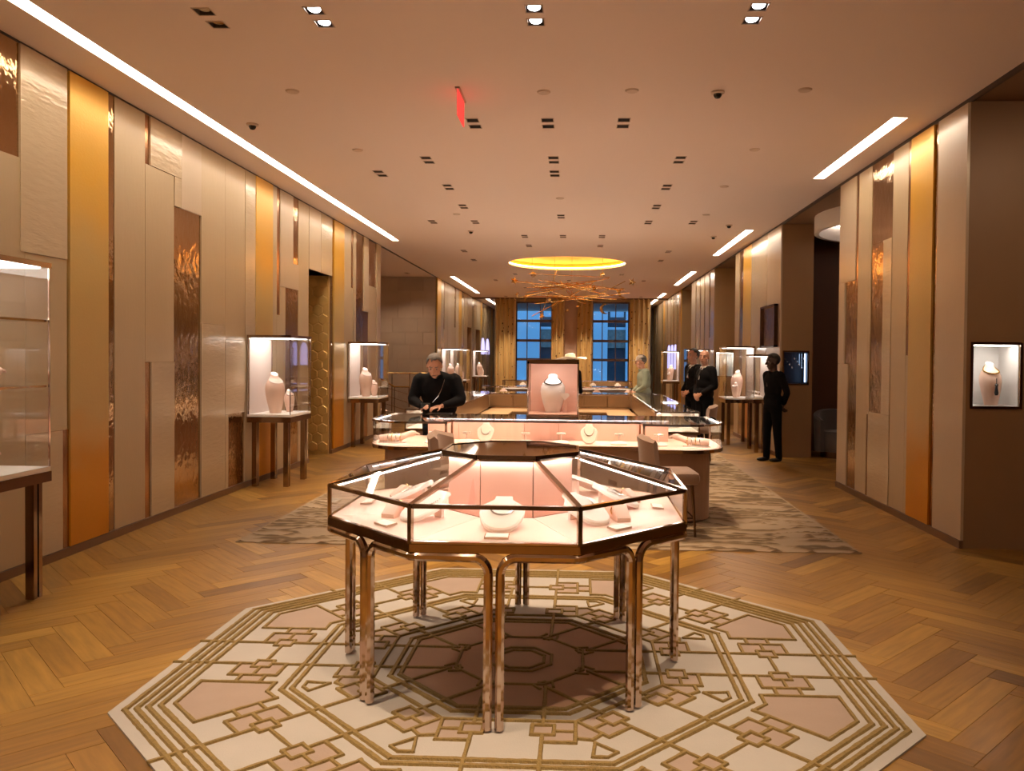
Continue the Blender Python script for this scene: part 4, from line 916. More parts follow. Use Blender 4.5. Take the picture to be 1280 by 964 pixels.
def ring_stand(loc, label, group, s=1.0):
    t = thing('ring_stand', label, 'ring stand', loc, 0, group)
    MB().lathe([(.085 * s, 0), (.085 * s, .012), (.06 * s, .03), (0, .035)], 20).build('tray', 'white', t, True)
    MB().lathe([(.006 * s, .03), (.006 * s, .085 * s), (.012 * s, .09 * s)], 10).build('stem', 'white', t, True)
    MB().bbox(-.045 * s, .045 * s, -.012 * s, .012 * s, .088 * s, .108 * s, .005).build('ring_bar', 'white', t)
    o = MB()
    for x in (-.02, .0, .02): o.tube([(x * s + .011 * s * 0, .0125 * math.cos(a) * s, .0985 * s + .0125 * math.sin(a) * s) for a in [2 * PI * i / 12 for i in range(12)]], .0016, 5, True)
    q = o.build('rings', 'jewel', t)
    return t
def arm_form(loc, rz, label, group=None):
    """reclining blush arm / hand display with bracelets"""
    t = thing('bracelet_stand', label, 'bracelet stand', loc, rz, group)
    b = MB(); pts = [(-.20, .045), (-.14, .05), (-.06, .055), (.02, .065), (.08, .085), (.13, .10), (.17, .105)]; rr = [.040, .043, .042, .036, .030, .034, .02]
    b.tube([(x, 0, z - .004) for x, z in pts], rr, 14); b.build('arm', 'blush', t, True)
    for k, (y, l) in enumerate(((-.022, .05), (-.007, .06), (.008, .058), (.022, .045))):
        MB().tube([(.15, y, .10), (.15 + l * .6, y, .098), (.15 + l, y, .085)], [.0085, .008, .005], 8).build('finger', 'blush', t, True)
    MB().box(-.21, .06, -.05, .05, 0, .012).build('foot', 'white', t)
    for k, x in enumerate((-.11, -.07, -.03, .015)):
        o = MB().tube([(x + .006 * math.cos(a), .046 * math.cos(a), .053 + .044 * math.sin(a)) for a in [2 * PI * i / 20 for i in range(20)]], .004, 6, True).build('bracelet', 'goldjewel' if k % 2 else 'jewel', None, True)
        o.location = loc; o.rotation_euler = (0, 0, rz); tag(o, 'slim bracelet on ' + label, 'bracelet', 'bracelets on the ' + label)
    return t
def xat(px, y): return (px - 724) / 1000 * y + (y - 8) * 0.0 + 0.004 * y * 0
GI = 'ring stands in the island front showcase'; Z1 = .7525
for x in (-1.17, -0.55, -0.18, 0.42): ring_stand((x, 8.30, Z1), 'white ring stand before the peach panels of island showcase', GI, 1.05)
for x in (-0.97, 0.11): flat_bust((x, 8.33, Z1), 0, math.radians(62), 'white necklace bust before peach panels of island showcase', 'busts in the island front showcase', .22, 'white', metal='jewel')
ring_stand((.82, 8.22, Z1), 'white ring stand inside curved showcase end on the niche side', None, 1.1)
ring_stand((-1.50, 8.22, Z1), 'white ring stand inside curved showcase end on the stairs side', None, 1.1)
arm_form((1.13, 8.20, Z1), PI * .95, 'blush arm form inside curved showcase end on niche side')
arm_form((-1.85, 8.20, Z1), .1, 'blush arm form inside curved showcase end on stairs side')
for i, y in enumerate((10.4, 11.5, 12.6, 13.6)):
    flat_bust((AX + 1.54, y, .757), PI / 2, math.radians(15), 'low white necklace stand in island side showcase by suited figures', 'necklace stands in side showcase by suited figures', .2, 'white')
    flat_bust((AX - 1.54, y, .757), -PI / 2, math.radians(15), 'low white necklace stand in island side showcase by stairs', 'necklace stands in side showcase by stairs', .2, 'white')
for x in (-1.7, -1.2, -0.7, 0.2, 0.7, 1.1): flat_bust((x, 14.65, .757), 0, math.radians(50), 'blush necklace bust in the rear island showcase', 'busts in the rear island showcase', .21, 'blush')
for x in (-1.7, -1.0, -0.3, 0.4, 1.1): flat_bust((x, 17.95, .757), 0, math.radians(50), 'blush necklace bust in far showcase beyond island', 'busts in the far showcase beyond island', .22, 'blush')
for x in (-1.6, -0.6, 0.4, 1.1): flat_bust((x, 22.75, .757), 0, math.radians(50), 'white necklace bust in farthest showcase by curtains', 'busts in the farthest showcase', .22, 'white')

# ---- standing busts
BPROF = [(0.0, 0.0), (.15, 0.0), (.17, .10), (.212, .28), (.245, .46), (.258, .58), (.248, .70), (.208, .80), (.15, .87), (.112, .915), (.098, .96), (.094, 1.0), (0, 1.0)]
def bust(loc, ht, rz, label, group=None, m='blush', necklace='jewel', lean=0.06, nl_label=None, bead=0.0045, wx=1.0):
    t = thing('necklace_bust', label, 'bust', loc, rz, group)
    b = MB(); b.lathe([(r * ht, z * ht) for r, z in BPROF], 24, (0, 0, 0), wx, .72)
    sl = lambda y, z: z + 0.75 * y * max(0.0, min(1.0, (z / ht - .80) / .20))      # neck cut slopes down to the front
    b.v = [(x, y + lean * z * (z / ht), sl(y, z)) for x, y, z in b.v]; b.build('torso_form', m, t, True)
    nc = MB().lathe([(.094 * ht, .998 * ht), (.08 * ht, 1.008 * ht), (0, 1.008 * ht)], 20, (0, 0, 0), wx, .72)
    nc.v = [(x, y + lean * z * (z / ht), sl(y, z)) for x, y, z in nc.v]; nc.build('neck_cap', 'white', t, True)
    if necklace:
        nb = MB(); n = 34
        def rad(zf):
            for (r0_, z0_), (r1_, z1_) in zip(BPROF[1:-1], BPROF[2:]):
                if z0_ <= zf <= z1_ and z1_ > z0_: return r0_ + (r1_ - r0_) * (zf - z0_) / (z1_ - z0_)
            return .1
        for i in range(n):
            a = 2 * PI * i / n; fr = .5 - .5 * math.sin(a)  # 1 at front (-y)
            zf = .93 - .17 * fr ** 1.5; r = rad(zf) * ht + bead * .7
            zz = zf * ht; nb.ball((wx * r * math.cos(a), .72 * r * math.sin(a) + lean * zz * zf - .003 * fr, sl(.72 * r * math.sin(a), zz)), bead * (.8 + .7 * fr), 1)
        o = nb.build('necklace', necklace); o.location = loc; o.rotation_euler = (0, 0, rz)
        tag(o, nl_label or ('necklace worn by the ' + label), 'necklace', (group + ', necklaces') if group else None)
    return t

# ---- tall glass cube vitrine on the island
vx, vy = -0.275, 8.72
cv = thing('glass_cube_vitrine', 'tall glass cube vitrine with black necklace bust on island showcase', 'vitrine', (vx, vy, 1.004))
MB().box(-.275, .275, -.225, .225, 0, .035).build('base', 'bronze', cv)
MB().box(-.265, .265, -.215, .215, .035, .043).build('deck', 'peach', cv)
MB().box(-.265, .265, .205, .215, .043, .60).build('back_panel', 'peach', cv)
MB().box(-.275, .275, -.225, .225, .60, .622).box(-.275, .275, -.225, -.216, .576, .60).build('top_frame', 'bronze', cv)
for lx in (-.18, -.09, 0, .09, .18): MB().lathe([(0, .597), (.018, .597), (.018, .600), (0, .600)], 12, (lx, -.06, 0)).build('led_spot', 'cubeled', cv)
for sx in (-1, 1):
    for sy in (-1, 1): MB().bar((sx * .266, sy * .216, .035), (sx * .266, sy * .216, .6), .018, .018).build('post', 'rose', cv)
    x = sx * .268; MB().box(min(x, x + .004 * sx), max(x, x + .004 * sx), -.205, .205, .04, .6).build('side_pane', 'glass', cv)
MB().box(-.255, .255, -.222, -.218, .04, .6).build('front_pane', 'glass', cv)
bust((vx - .01, vy + .02, 1.048), .40, 0, 'white bust with dark necklace inside the tall glass cube', None, 'white', 'blackbead', bead=.006, wx=1.3)
t = thing('diamond_stand', 'white heart shaped earring stand beside bust in glass cube', 'earring stand', (vx + .125, vy - .05, 1.048))
MB().lathe([(.028, 0), (.022, .01), (.018, .12), (.012, .14)], 14).build('stem', 'peach', t, True)
MB().slab([(0, 0, .135), (.048, 0, .185), (.042, 0, .205), (.022, 0, .213), (-.022, 0, .213), (-.042, 0, .205), (-.048, 0, .185)], (0, 1, 0), .02).build('plate', 'white', t)

# ================================================================== WALL VITRINES
def vitrine(loc, rz, label, w=.75, d=.55, z0=.905, z1=1.86, shelves=(), busts=True, blab=None):
    """local: back at y=+d/2 on wall, width along x"""
    t = thing('wall_vitrine', label, 'vitrine', loc, rz); hw, hd = w / 2, d / 2
    MB().box(-hw, hw, -hd, hd, z0 - .03, z0).build('deck', 'card', t)
    MB().box(-hw - .004, hw + .004, -hd - .004, hd, z0 - .10, z0 - .032).build('apron', 'bronze', t)
    MB().box(-hw - .006, hw + .006, -hd - .006, hd, z1, z1 + .035).build('lid', 'bronze', t)
    MB().box(-hw + .04, hw - .04, -hd + .04, hd - .04, z1 - .006, z1 - .001).build('led_panel', 'vled', t)
    MB().box(-hw + .01, hw - .01, hd - .015, hd, z0, z1).build('back_panel', 'vback', t)
    for sx in (-1, 1):
        x = sx * (hw - .004); MB().box(x - .003, x + .003, -hd + .01, hd - .015, z0, z1).build('side_pane', 'glass', t)
        MB().bar((sx * (hw - .006), hd - .02, z0), (sx * (hw - .006), hd - .02, z1), .014, .014).build('post', 'rose', t)
        MB().bar((sx * (hw - .006), -hd + .006, z0), (sx * (hw - .006), -hd + .006, z1), .009, .009).build('post', 'rose', t)
        for fy in (-1, 1):
            cxx, cyy = sx * (hw - .07), fy * (hd - .07) if fy < 0 else hd - .08
            MB().box(cxx - .042, cxx - .008, cyy - .03, cyy + .03, .0005, z0 - .10).build('leg', 'bronze', t)
            MB().box(cxx + .008, cxx + .042, cyy - .03, cyy + .03, .0005, z0 - .10).build('leg', 'bronze', t)
    MB().box(-hw + .01, hw - .01, -hd + .002, -hd + .006, z0, z1).build('front_pane', 'glass', t)
    for zz in shelves:
        MB().box(-hw + .02, hw - .02, -hd + .03, hd - .02, zz, zz + .008).build('glass_shelf', 'glass', t); MB().box(-hw + .01, hw - .01, -hd + .02, -hd + .03, zz - .004, zz + .012).build('shelf_edge', 'brass', t)
    if busts:
        R = Matrix.Translation(loc) @ Matrix.Rotation(rz, 4, 'Z')
        p = R @ Vector((-.10, .02, z0)); bust((p.x, p.y, z0 + .001), .50, rz + (-.7 if loc[0] < 0 else .7), 'tall blush bust in the ' + blab, None, 'blush', 'jewel')
        p = R @ Vector((.18, -.06, z0)); bust((p.x, p.y, z0 + .001), .28, rz + (-.7 if loc[0] < 0 else .7), 'small blush bust in the ' + blab, None, 'blush', 'jewel')
    return t
RL = PI / 2     # front faces +X on the left wall
def lv(y, lab, bl, **k): return vitrine((XL + .032 + .275, y, 0), RL, lab, blab=bl, **k)
lv(4.85, 'tall shelved glass vitrine on left wall nearest the octagonal rug', '', w=.86, z0=.88, z1=2.22, shelves=(1.42, 1.86), busts=False)
for i, (dy, zz) in enumerate(((-.2, .881), (.15, .881), (-.1, 1.429), (.2, 1.429), (.0, 1.869))):
    arm_form((XL + .31, 4.85 + dy, zz + .001), PI / 2 + .2, 'blush arm form on %s of tall shelved vitrine' % ['', 'the deck', '', 'the middle shelf', ''][i]) if i in (1, 3) else ring_stand((XL + .33, 4.85 + dy, zz + .001), 'white ring stand on the %s of tall shelved vitrine' % ['deck', '', 'middle shelf', '', 'top shelf'][i], None)
lv(10.17, 'glass vitrine with two busts before gold panel near door recess', 'vitrine before gold panel')
lv(14.52, 'glass vitrine with two busts between gold door and stairs', 'vitrine between gold door and stairs')
lv(24.15, 'glass vitrine at the start of wall beyond the stairs', 'first vitrine beyond the stairs')
lv(25.7, 'glass vitrine second along the wall beyond the stairs', 'second vitrine beyond the stairs')
lv(31.2, 'far glass vitrine beside curtains between two doorways', 'vitrine between far doorways')
def rv(y, lab, bl, **k): return vitrine((XR - .032 - .275, y, 0), -RL, lab, blab=bl, **k)
rv(15.78, 'glass vitrine with bust on right wall beyond standing figure', 'vitrine beyond the standing figure')
rv(21.2, 'glass vitrine on right wall behind the suited pair', 'vitrine behind the suited pair')
rv(27.2, 'far glass vitrine on right wall behind figure in green', 'vitrine behind figure in green')
vitrine((XR - .032 - .14, 14.55, 0), -RL, 'shallow glass vitrine under the framed bronze mirror', w=.7, d=.28, z0=.97, z1=1.70, busts=False)
for y in (14.4, 14.7): ring_stand((XR - .19, y, .972), 'white ring stand in the shallow vitrine under bronze mirror', 'ring stands under the mirror', .9)
t = thing('framed_mirror', 'bronze framed mirror hanging on right wall above shallow vitrine', 'mirror', (XR - .03, 14.2, 1.86))
MB().box(-.07, -.005, -.53, .53, 0, .03).box(-.07, -.005, -.53, .53, .70, .73).box(-.07, -.005, -.53, -.50, 0, .73).box(-.07, -.005, .50, .53, 0, .73).build('frame', 'darkbronze', t)
MB().box(-.035, -.005, -.50, .50, .03, .70).build('mirror_glass', 'mirror', t)
# niche contents
bust((3.665, 7.27, 1.258), .37, 0, 'white bust with long pendant inside lit square niche', None, 'blush', 'goldjewel', lean=.1, bead=.006)
o = MB().tube([(0, 0, 0), (0, 0, -.05)], .004, 6).ball((0, 0, -.06), .014, 2).lathe([(.012, -.15), (.018, -.13), (.008, -.07), (0, -.065)], 12).build('pendant', 'blackbead', None, True); o.location = (3.668, 7.182, 1.50); tag(o, 'long dark tassel pendant hanging in front of niche bust', 'pendant')
bust((3.66, 20.30, 1.2225), .40, 0, 'round white bust inside bright niche of tan wall', None, 'white', 'jewel')
for i in range(9):
    x = 3.47 + .04 * i; ln = .10 + .05 * ((i * 5) % 4); b = MB().tube([(0, 0, 0), (0, 0, -ln)], .0025, 5); b.ball((0, 0, -ln - .012), (.016, .008, .018), 2)
    o = b.build('hanging_jewel', 'jewel', None, True); o.location = (x, 13.66, 1.774); tag(o, 'silver jewel drop hanging in the dark navy niche', 'jewel', 'hanging jewels in the navy niche')

# ================================================================== CHAIRS
def chair(loc, rz, label, group=None):
    t = thing('counter_chair', label, 'chair', loc, rz, group)       # faces +X locally
    b = MB().bbox(-.22, .24, -.235, .235, .50, .62, .045); b.build('seat', 'boucle', t, True)
    # curved backrest
    vs = []; fs = []; n = 12
    for i in range(n + 1):
        a = (i / n - .5) * 1.9; x = .02 - .27 * math.cos(a); y = .27 * math.sin(a)
        for r, z in ((0, .56), (0, .93 - .05 * abs(a)), (.05, .955 - .05 * abs(a)), (.085, .92 - .05 * abs(a)), (.085, .56)):
            vs.append((x + r * math.cos(a) - .02 - (z - .56) * .12, y - r * math.sin(a), z))
    for i in range(n):
        for k in range(5): p = i * 5 + k; q = i * 5 + (k + 1) % 5; fs.append((p, q, q + 5, p + 5))
    fs += [(0, 1, 2, 3, 4), tuple(n * 5 + k for k in (4, 3, 2, 1, 0))]
    MB().add(vs, fs).build('backrest', 'boucle', t, True)
    for sx in (-1, 1):
        for sy in (-1, 1): MB().tube([(sx * .17, sy * .18, .51), (sx * .20, sy * .205, .03)], [.016, .011], 8).build('leg', 'darkbronze', t, True)
    MB().tube([(-.19, -.195, .2), (.19, -.195, .2), (.19, .195, .2), (-.19, .195, .2)], .008, 6, True).build('footrest', 'darkbronze', t)
    return t
chair((0.86, 7.50,  -.006), 0.06, 'taupe upholstered chair at the island on niche wall side')
chair((-1.12, 7.50,  -.006), -.35, 'taupe upholstered chair at the island on stairs side')
chair((1.86, 12.6,  -.006), PI - .2, 'taupe upholstered chair at side showcase before suited figures')
# grey armchair in alcove
t = thing('armchair', 'dark grey velvet barrel armchair inside the right alcove', 'armchair', (4.42, 13.75, 0), 0)
vs = []; fs = []; n = 20
for i in range(n + 1):
    a = PI * (-.15 + 1.3 * i / n); 
    tp = .80 - .16 * (abs(i / n - .5) * 2) ** 2
    for r, z in ((.40, .10), (.42, tp - .03), (.39, tp), (.33, tp - .02), (.31, .10)): vs.append((r * math.cos(a), r * math.sin(a), z))
for i in range(n):
    for k in range(5): p = i * 5 + k; q = i * 5 + (k + 1) % 5; fs.append((p, q, q + 5, p + 5))
fs += [(0, 1, 2, 3, 4), tuple(n * 5 + k for k in (4, 3, 2, 1, 0))]
MB().add(vs, fs).build('back_shell', 'greychair', t, True)
MB().lathe([(0, .10), (.30, .10), (.31, .12), (.31, .40), (.28, .44), (0, .45)], 24, (0, .02, 0)).build('seat_cushion', 'greychair', t, True)
MB().lathe([(.30, .0005), (.30, .10), (0, .10)], 24).build('plinth', 'darkbronze', t)

# ---- stair railing in the opening on the left
t = thing('stair_railing', 'bronze stair railing with glass panels descending by stone wall', 'railing', (-4.7, 20.3, 0))
MB().tube([(-.75, 2.2, 1.16), (.15, 2.2, 1.16), (.38, 2.2, 1.16)], .022, 8).build('handrail', 'brass', t, True)
MB().tube([(-1.0, 1.0, 1.25), (-.25, 1.0, .82), (.15, 1.0, .82)], .022, 8).build('handrail', 'brass', t, True)
for x in (-.6, -.1, .36): MB().bar((x, 2.2, 0), (x, 2.2, 1.14), .02, .02).build('post', 'bronze', t)
for x, z in ((-.9, 1.18), (-.25, .80), (.14, .80)): MB().bar((x, 1.0, 0), (x, 1.0, z), .02, .02).build('post', 'bronze', t)
for i in range(4): MB().tube([(-1.0, 1.02, .95 - .22 * i), (.1, 1.02, .62 - .22 * i if .62 - .22 * i > .03 else .03)], .008, 6).build('diagonal_bar', 'bronze', t)
MB().box(-.8, .35, 2.19, 2.20, .05, 1.12).build('glass_panel', 'glass', t)

# ================================================================== PEOPLE
def fuse(b, voxel, smooth_it, name, m, parent):
    """one continuous skin over overlapping volumes"""
    me = b.mesh(name, None)
    bm = bmesh.new(); bm.from_mesh(me); bmesh.ops.recalc_face_normals(bm, faces=bm.faces[:]); bm.to_mesh(me); bm.free()
    o = bpy.data.objects.new('tmp', me); COL.objects.link(o)
    r = o.modifiers.new('r', 'REMESH'); r.mode = 'VOXEL'; r.voxel_size = voxel
    s = o.modifiers.new('s', 'SMOOTH'); s.factor = .5; s.iterations = smooth_it
    dg = bpy.context.evaluated_depsgraph_get(); dg.update()
    out = bpy.data.meshes.new_from_object(o.evaluated_get(dg)); bpy.data.objects.remove(o)
    out.name = name; out.materials.clear(); out.materials.append(M[m]); out.polygons.foreach_set('use_smooth', [True] * len(out.polygons))
    return link(name, out, parent)

def V(*a): return Vector(a)
def hand(b, wrist, fwd, palm_n, side, curl=.5):
    """palm and five fingers; fwd = finger direction, palm_n = palm facing, side=+1 thumb along +lateral"""
    fwd = fwd.normalized(); palm_n = (palm_n - fwd * palm_n.dot(fwd)).normalized(); lat = fwd.cross(palm_n) * side
    M3 = Matrix((lat, fwd, palm_n)).transposed()
    b.ball(wrist + fwd * .045, (.040, .050, .017), 2, M3)
    for k, ln in enumerate((.070, .080, .075, .058)):
        base = wrist + fwd * .085 + lat * (.028 - .0185 * k); d1 = (fwd * math.cos(curl * .5) + palm_n * math.sin(curl * .5)); d2 = (fwd * math.cos(curl * 1.5) + palm_n * math.sin(curl * 1.5))
        m1 = base + d1 * ln * .55; e = m1 + d2 * ln * .5
        b.cone(base - fwd * .02, m1, .0095, .0085, 8); b.cone(m1, e, .0085, .007, 8)
    b0 = wrist + fwd * .03 + lat * .032; m1 = b0 + (fwd * .6 + lat * .6 + palm_n * .35).normalized() * .042; e = m1 + (fwd * .85 + palm_n * .5).normalized() * .03
    b.cone(b0, m1, .012, .010, 8); b.cone(m1, e, .010, .008, 8)

def person(label, loc, rz, hgt=1.75, J=None, skin='skin', top='suit', legs='suit', hair='hairdark', hairstyle='short', head_rot=(0, 0), shirt=None, bulk=1.0, hands=None):
    """local frame: faces -Y, feet at z=0. J overrides joints (metres, for 1.75 m)"""
    t = thing('person', label, 'person', loc, rz); s = hgt / 1.75
    D = dict(pelvis=(0, .0, .95), waist=(0, 0, 1.08), chest=(0, .0, 1.30), neck=(0, .01, 1.49), head=(0, -.015, 1.635), shl=(.185, .01, 1.425), shr=(-.185, .01, 1.425), ell=(.235, .03, 1.13), elr=(-.235, .03, 1.13), wrl=(.235, -.06, .90), wrr=(-.235, -.06, .90),
             hil=(.09, 0, .92), hir=(-.09, 0, .92), knl=(.10, -.02, .50), knr=(-.10, -.02, .50), anl=(.105, .02, .085), anr=(-.105, .02, .085))
    if J: D.update(J)
    D = {k: Vector(v) * s for k, v in D.items()}
    hp, hy = head_rot; RH = Matrix.Rotation(hy, 3, 'Z') @ Matrix.Rotation(hp, 3, 'X')
    hc = D['head']
    s_b = s; s = s * 1.08
    def hd(x, y, z): return hc + RH @ Vector((x * s_b * 1.08, y * s_b * 1.08, z * s_b * 1.08))
    # --- body: continuous skin
    b = MB()
    b.ball(hd(0, .012, .030), (.076 * s, .096 * s, .088 * s), 3, RH); b.ball(hd(0, -.022, -.045), (.058 * s, .068 * s, .072 * s), 3, RH); b.ball(hd(0, -.055, -.085), (.034 * s, .030 * s, .026 * s), 2, RH)
    b.cone(hd(0, -.090, .012), hd(0, -.112, -.026), .010 * s, .016 * s, 8); b.ball(hd(0, -.088, -.062), (.024 * s, .012 * s, .009 * s), 2, RH); b.ball(hd(0, -.074, .032), (.056 * s, .018 * s, .012 * s), 2, RH)
    for q in (-1, 1): b.ball(hd(q * .077, .012, -.008), (.010 * s, .020 * s, .032 * s), 2, RH); b.ball(hd(q * .045, -.052, -.025), (.022 * s, .022 * s, .022 * s), 2, RH)
    s = s_b
    b.cone(hd(0, .02, -.06), D['neck'] - V(0, 0, .05) * s, .052 * s, .062 * s, 12)
    b.cone(D['neck'] - V(0, 0, .09) * s, D['chest'], .06 * s, .12 * s, 12); b.cone(D['chest'], D['waist'], .125 * s, .11 * s, 12); b.cone(D['waist'], D['pelvis'], .11 * s, .125 * s, 12)
    for q in 'lr':
        b.cone(D['neck'] - V(0, 0, .13) * s, D['sh' + q] - V(0, 0, .02) * s, .05 * s, .042 * s); b.cone(D['sh' + q], D['el' + q], .048 * s, .038 * s); b.cone(D['el' + q], D['wr' + q], .038 * s, .026 * s)
        b.cone(D['pelvis'], D['hi' + q], .09 * s, .085 * s); b.cone(D['hi' + q], D['kn' + q], .078 * s, .05 * s); b.cone(D['kn' + q], D['an' + q], .05 * s, .034 * s); b.cone(D['an' + q] - V(0, -.02, .045) * s, D['an' + q] + V(0, -.15, -.055) * s, .03 * s, .022 * s)
        hf, pn = (hands or {}).get(q, (None, None)); 
        if hf is None: hf = (D['wr' + q] - D['el' + q]); pn = V(-1 if q == 'l' else 1, .2, 0)
        sd = 1 if (Vector(hf).normalized().cross(Vector(pn))).dot(V(0, -1, .3)) > 0 else -1
        hand(b, D['wr' + q], Vector(hf), Vector(pn), sd, .6)
    fuse(b, .0085, 2, 'body', skin, t)
    # --- eyes and brows
    for q in (-1, 1):
        MB().ball(hd(q * .031, -.079, .008), .0095 * s, 2, RH).build('eye', 'eyewhite', t, True); MB().ball(hd(q * .031, -.0865, .008), .0055 * s, 1, RH).build('iris', 'hairdark', t, True)
        MB().bar(hd(q * .014, -.093, .034), hd(q * .050, -.080, .036), .008 * s, .008 * s).build('eyebrow', hair if hair else 'hairdark', t)
    MB().bar(hd(-.022, -.098, -.062), hd(.022, -.098, -.062), .004 * s, .005 * s).build('mouth', 'skintan' if skin == 'skin' else 'hairdark', t)
    # --- hair
    if hairstyle:
        hb = MB(); k = 1.07 * 1.08
        hb.ball(hd(0, .018, .036), (.076 * k * s, .096 * k * s, .088 * k * s), 3, RH)
        hh = [Vector(v) for v in hb.v]; inv = RH.inverted(); keep = []
        def ok(v):
            q = inv @ (v - hc) / (s * 1.08)
            if hairstyle == 'short': return (q.z > .055 or q.y > .0 and q.z > -.02 or q.y > .045) and not (q.y < -.05 and q.z < .085)
            if hairstyle == 'crop': return (q.z > .075 or q.y > .02 and q.z > -.01)
            return q.z > -.03 and not (q.y < -.03 and q.z < .06)
        hb.f = [f for f in hb.f if all(ok(hh[i]) for i in f)]
        me = hb.mesh('hair', hair, True); bm = bmesh.new(); bm.from_mesh(me); bmesh.ops.delete(bm, geom=[v for v in bm.verts if not v.link_faces], context='VERTS')
        bmesh.ops.solidify(bm, geom=bm.faces[:], thickness=-.006); bm.to_mesh(me); bm.free(); link('hair', me, t)
    # --- jacket
    B = bulk
    j = MB()
    ch, ws, pv = D['chest'], D['waist'], D['pelvis']
    j.ball(ch, (.185 * s * B, .125 * s * B, .17 * s), 3); j.ball(ch.lerp(ws, .55), (.170 * s * B, .125 * s * B, .18 * s), 3); j.ball(pv + V(0, 0, .06) * s, (.180 * s * B, .135 * s * B, .15 * s), 3)
    j.cone(D['shl'] - V(.03, 0, .01) * s, D['shr'] - V(-.03, 0, .01) * s, .068 * s, .068 * s, 12)
    j.cone(D['neck'] - V(0, -.01, .065) * s, ch, .082 * s, .12 * s, 12)
    for q in 'lr': j.cone(D['neck'] - V(0, -.005, .07) * s, D['sh' + q], .07 * s, .064 * s, 12)
    for q in 'lr':
        e = D['wr' + q].lerp(D['el' + q], .12)
        j.cone(D['sh' + q], D['el' + q], .068 * s * B, .055 * s * B, 12); j.cone(D['el' + q], e, .055 * s * B, .042 * s, 12)
    fuse(j, .013, 6, 'jacket', top, t)
    # --- collar
    c0 = D['neck'] - V(0, 0, .02) * s
    MB().tube([c0 + V(.066 * math.cos(a), .062 * math.sin(a) - .008, .012 * math.sin(a)) * s for a in [2 * PI * i / 18 for i in range(18)]], .017 * s, 8, True).build('collar', shirt if shirt else top, t, True)
    if shirt:
        p0 = D['neck'] - V(0, .075, .03) * s; p1 = ch - V(0, .128 * B, -.02) * s
        MB().slab([p0 + V(-.035, .01, 0) * s, p0 + V(.035, .01, 0) * s, p1 + V(0.0, 0, -.08) * s], V(0, -1, .2), .02 * s).build('shirt_front', shirt, t)
        MB().slab([p0 + V(-.012, -.014, -.01) * s, p0 + V(.012, -.014, -.01) * s, p1 + V(.016, -.02, -.03) * s, p1 + V(0, -.02, -.07) * s, p1 + V(-.016, -.02, -.03) * s], V(0, -1, .2), .008 * s).build('tie', 'hairdark', t)
    # --- trousers
    l = MB(); l.ball(pv - V(0, 0, .02) * s, (.165 * s * B, .122 * s, .13 * s), 3)
    for q in 'lr': l.cone(D['hi' + q], D['kn' + q], .098 * s * B, .072 * s, 12); l.cone(D['kn' + q], D['an' + q] + V(0, 0, -.02) * s, .072 * s, .056 * s, 12)
    fuse(l, .013, 5, 'trousers', legs, t)
    for q in 'lr':
        a = D['an' + q]; sh = MB(); x = a.x; y = a.y
        sh.ball((x, y - .07 * s, .032 * s), (.045 * s, .135 * s, .034 * s), 2); sh.ball((x, y + .01 * s, .05 * s), (.042 * s, .055 * s, .05 * s), 2)
        sh.v = [(vx_, vy_, max(.001, vz_)) for vx_, vy_, vz_ in sh.v]; fuse(sh, .009, 3, 'shoe', 'shoe', t)
    return t, hd, s

# man behind the island, bent over a small camera
p, hd, s = person('person in black jacket bent over a small camera at island showcase', (-1.66, 9.36, .024), 0.02, 1.77,
    dict(pelvis=(0, .10, .95), waist=(0, .07, 1.08), chest=(0, -.02, 1.27), neck=(0, -.09, 1.405), head=(-.015, -.165, 1.495), shl=(.20, -.05, 1.345), shr=(-.20, -.05, 1.345), ell=(.285, -.09, 1.10), elr=(-.275, -.09, 1.10), wrl=(.085, -.27, 1.045), wrr=(-.125, -.27, 1.035),
         hil=(.09, .10, .92), hir=(-.09, .10, .92), knl=(.1, .05, .5), knr=(-.1, .05, .5), anl=(.105, .09, .085), anr=(-.105, .09, .085)),
    'skintan', 'suit', 'suit', 'hairgrey', 'short', (.52, .06), None, 1.2, {'l': ((-.75, -.5, -.12), (-.1, .2, -1)), 'r': ((.25, -.7, .1), (.6, .2, -.6))})
MB().tube([(.105, -.17, 1.36), (.075, -.20, 1.25), (.03, -.19, 1.16), (-.03, -.20, 1.09)], .0028, 6).build('chain_strap', 'jewel', p, True)
c = thing('compact_camera', 'small black camera held over the showcase by bent figure', 'camera', (-1.735, 9.0, 1.055))
MB().bbox(-.055, .055, -.018, .018, 0, .065, .006).build('camera_body', 'black', c); MB().lathe([(.022, 0), (.022, .025), (.018, .03), (0, .03)], 16).xf(Matrix.Translation((0, .018, .03)) @ Matrix.Rotation(-PI / 2, 4, 'X')).build('lens', 'darkbronze', c, True)
tr = MB().bbox(-.13, .13, -.06, .06, 0, .012, .004).build('jewel_tray', 'black'); tr.location = (-1.55, 8.90, 1.0035); tag(tr, 'flat black tray on the showcase glass by bent figure', 'tray')

# dark figure standing by the navy niche
person('person in dark clothes standing with hands behind by navy niche', (3.13, 13.05, 0), -1.15, 1.72,
    dict(wrl=(.06, .17, .93), wrr=(-.06, .18, .90), ell=(.25, .09, 1.14), elr=(-.25, .09, 1.14), anl=(.09, .07, .085), anr=(-.09, -.04, .085), knl=(.09, .03, .5), knr=(-.09, -.04, .5)), 'skindark', 'suit', 'suit', 'hairdark', 'short', (.08, -.2), None, 1.0, {'l': ((-.7, .2, -.5), (0, 1, 0)), 'r': ((.7, .2, -.5), (0, 1, 0))})
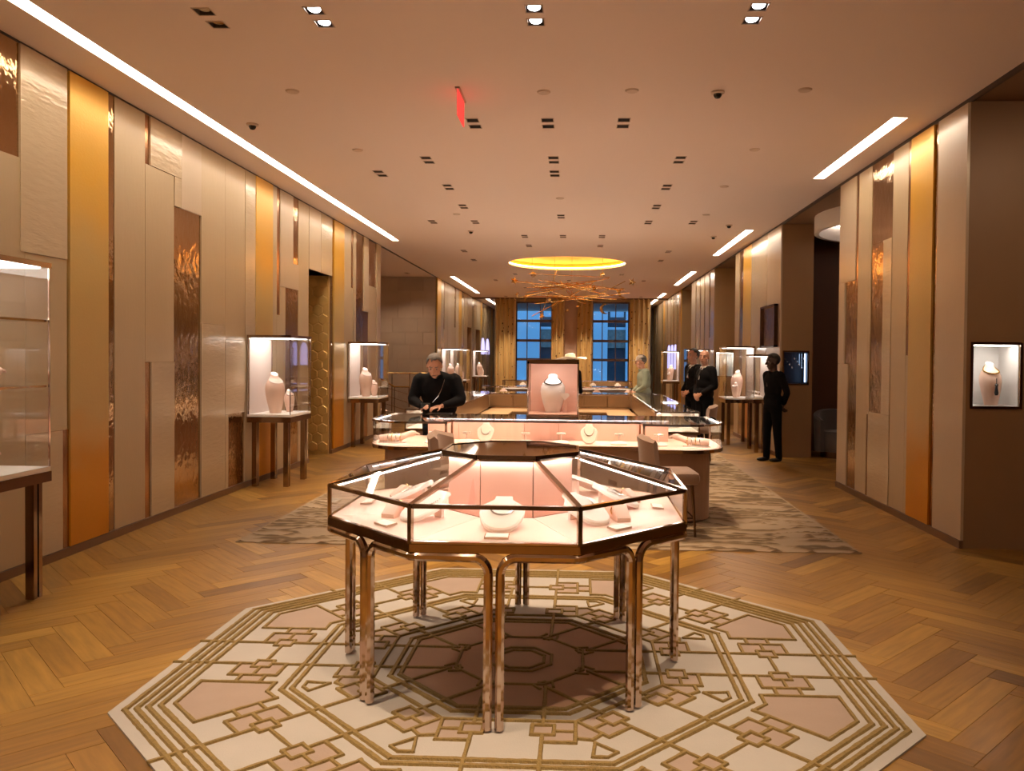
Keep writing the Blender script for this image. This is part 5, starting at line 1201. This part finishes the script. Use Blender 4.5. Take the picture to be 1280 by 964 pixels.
# suited pair in the right aisle
person('bald person in black suit with clasped hands in right aisle', (2.24, 14.35, .024), -1.0, 1.765,
    dict(wrl=(.09, -.17, .99), wrr=(-.07, -.17, .97)), 'skintan', 'suit', 'suit', 'hairdark', None, (.0, .5), 'shirt', 1.05, {'l': ((-.7, -.3, -.5), (0, 1, 0)), 'r': ((.7, -.3, -.5), (0, 1, 0))})
person('dark haired person in black suit and tie beside the bald figure', (2.13, 15.0, .024), -1.1, 1.79,
    dict(wrl=(.10, -.18, .99), wrr=(-.10, -.18, .97)), 'skintan', 'suit', 'suit', 'hairdark', 'short', (.0, 0.1), 'shirt', 1.0, {'l': ((-.7, -.3, -.4), (0, 1, 0)), 'r': ((.7, -.3, -.4), (0, 1, 0))})
# older visitor in sage jacket with cap
p, hd, s = person('person in sage green jacket and pale cap behind rear showcase', (1.27, 15.75, .024), -1.45, 1.68,
    dict(neck=(0, -.03, 1.48), head=(0, -.07, 1.62), ell=(.25, -.02, 1.13), elr=(-.25, -.02, 1.13), wrl=(.17, -.20, 1.0), wrr=(-.17, -.20, 1.0)), 'skin', 'sage', 'navy', 'hairgrey', 'short', (.15, 0), None, 1.12)
cp = MB(); cp.lathe([(.088, .035), (.09, .05), (.086, .09), (.06, .122), (.03, .132), (0, .135)], 20, (0, .012, 0), .95, 1.12); cp.bbox(-.055, .055, -.155, -.07, .036, .044, .003); RR = Matrix.Translation(hd(0, 0, 0)) @ Matrix.Rotation(.15, 4, 'X'); cp.xf(RR); cp.build('cap', 'capcloth', p, True)
# figure with wide brimmed hat behind the glass cube
p, hd, s = person('person in dark coat with wide cream hat behind the glass cube', (-0.16, 15.75, .024), 2.6, 1.64,
    None, 'skin', 'navy', 'navy', 'hairdark', 'long', (.1, 0), None, 1.0)
hb = MB(); hb.lathe([(.30, .045), (.30, .052), (.10, .075), (.095, .15), (.06, .172), (0, .175)], 28, (0, 0, 0), 1.1, 1.0)
hb.v = [(x, y, z + .55 * x * abs(x) + .05 * (abs(y) / .3) ** 2) for x, y, z in hb.v]
hb.xf(Matrix.Translation(hd(0, .01, .0)) @ Matrix.Rotation(.22, 4, 'Y')); hb.build('hat', 'hat', p, True)
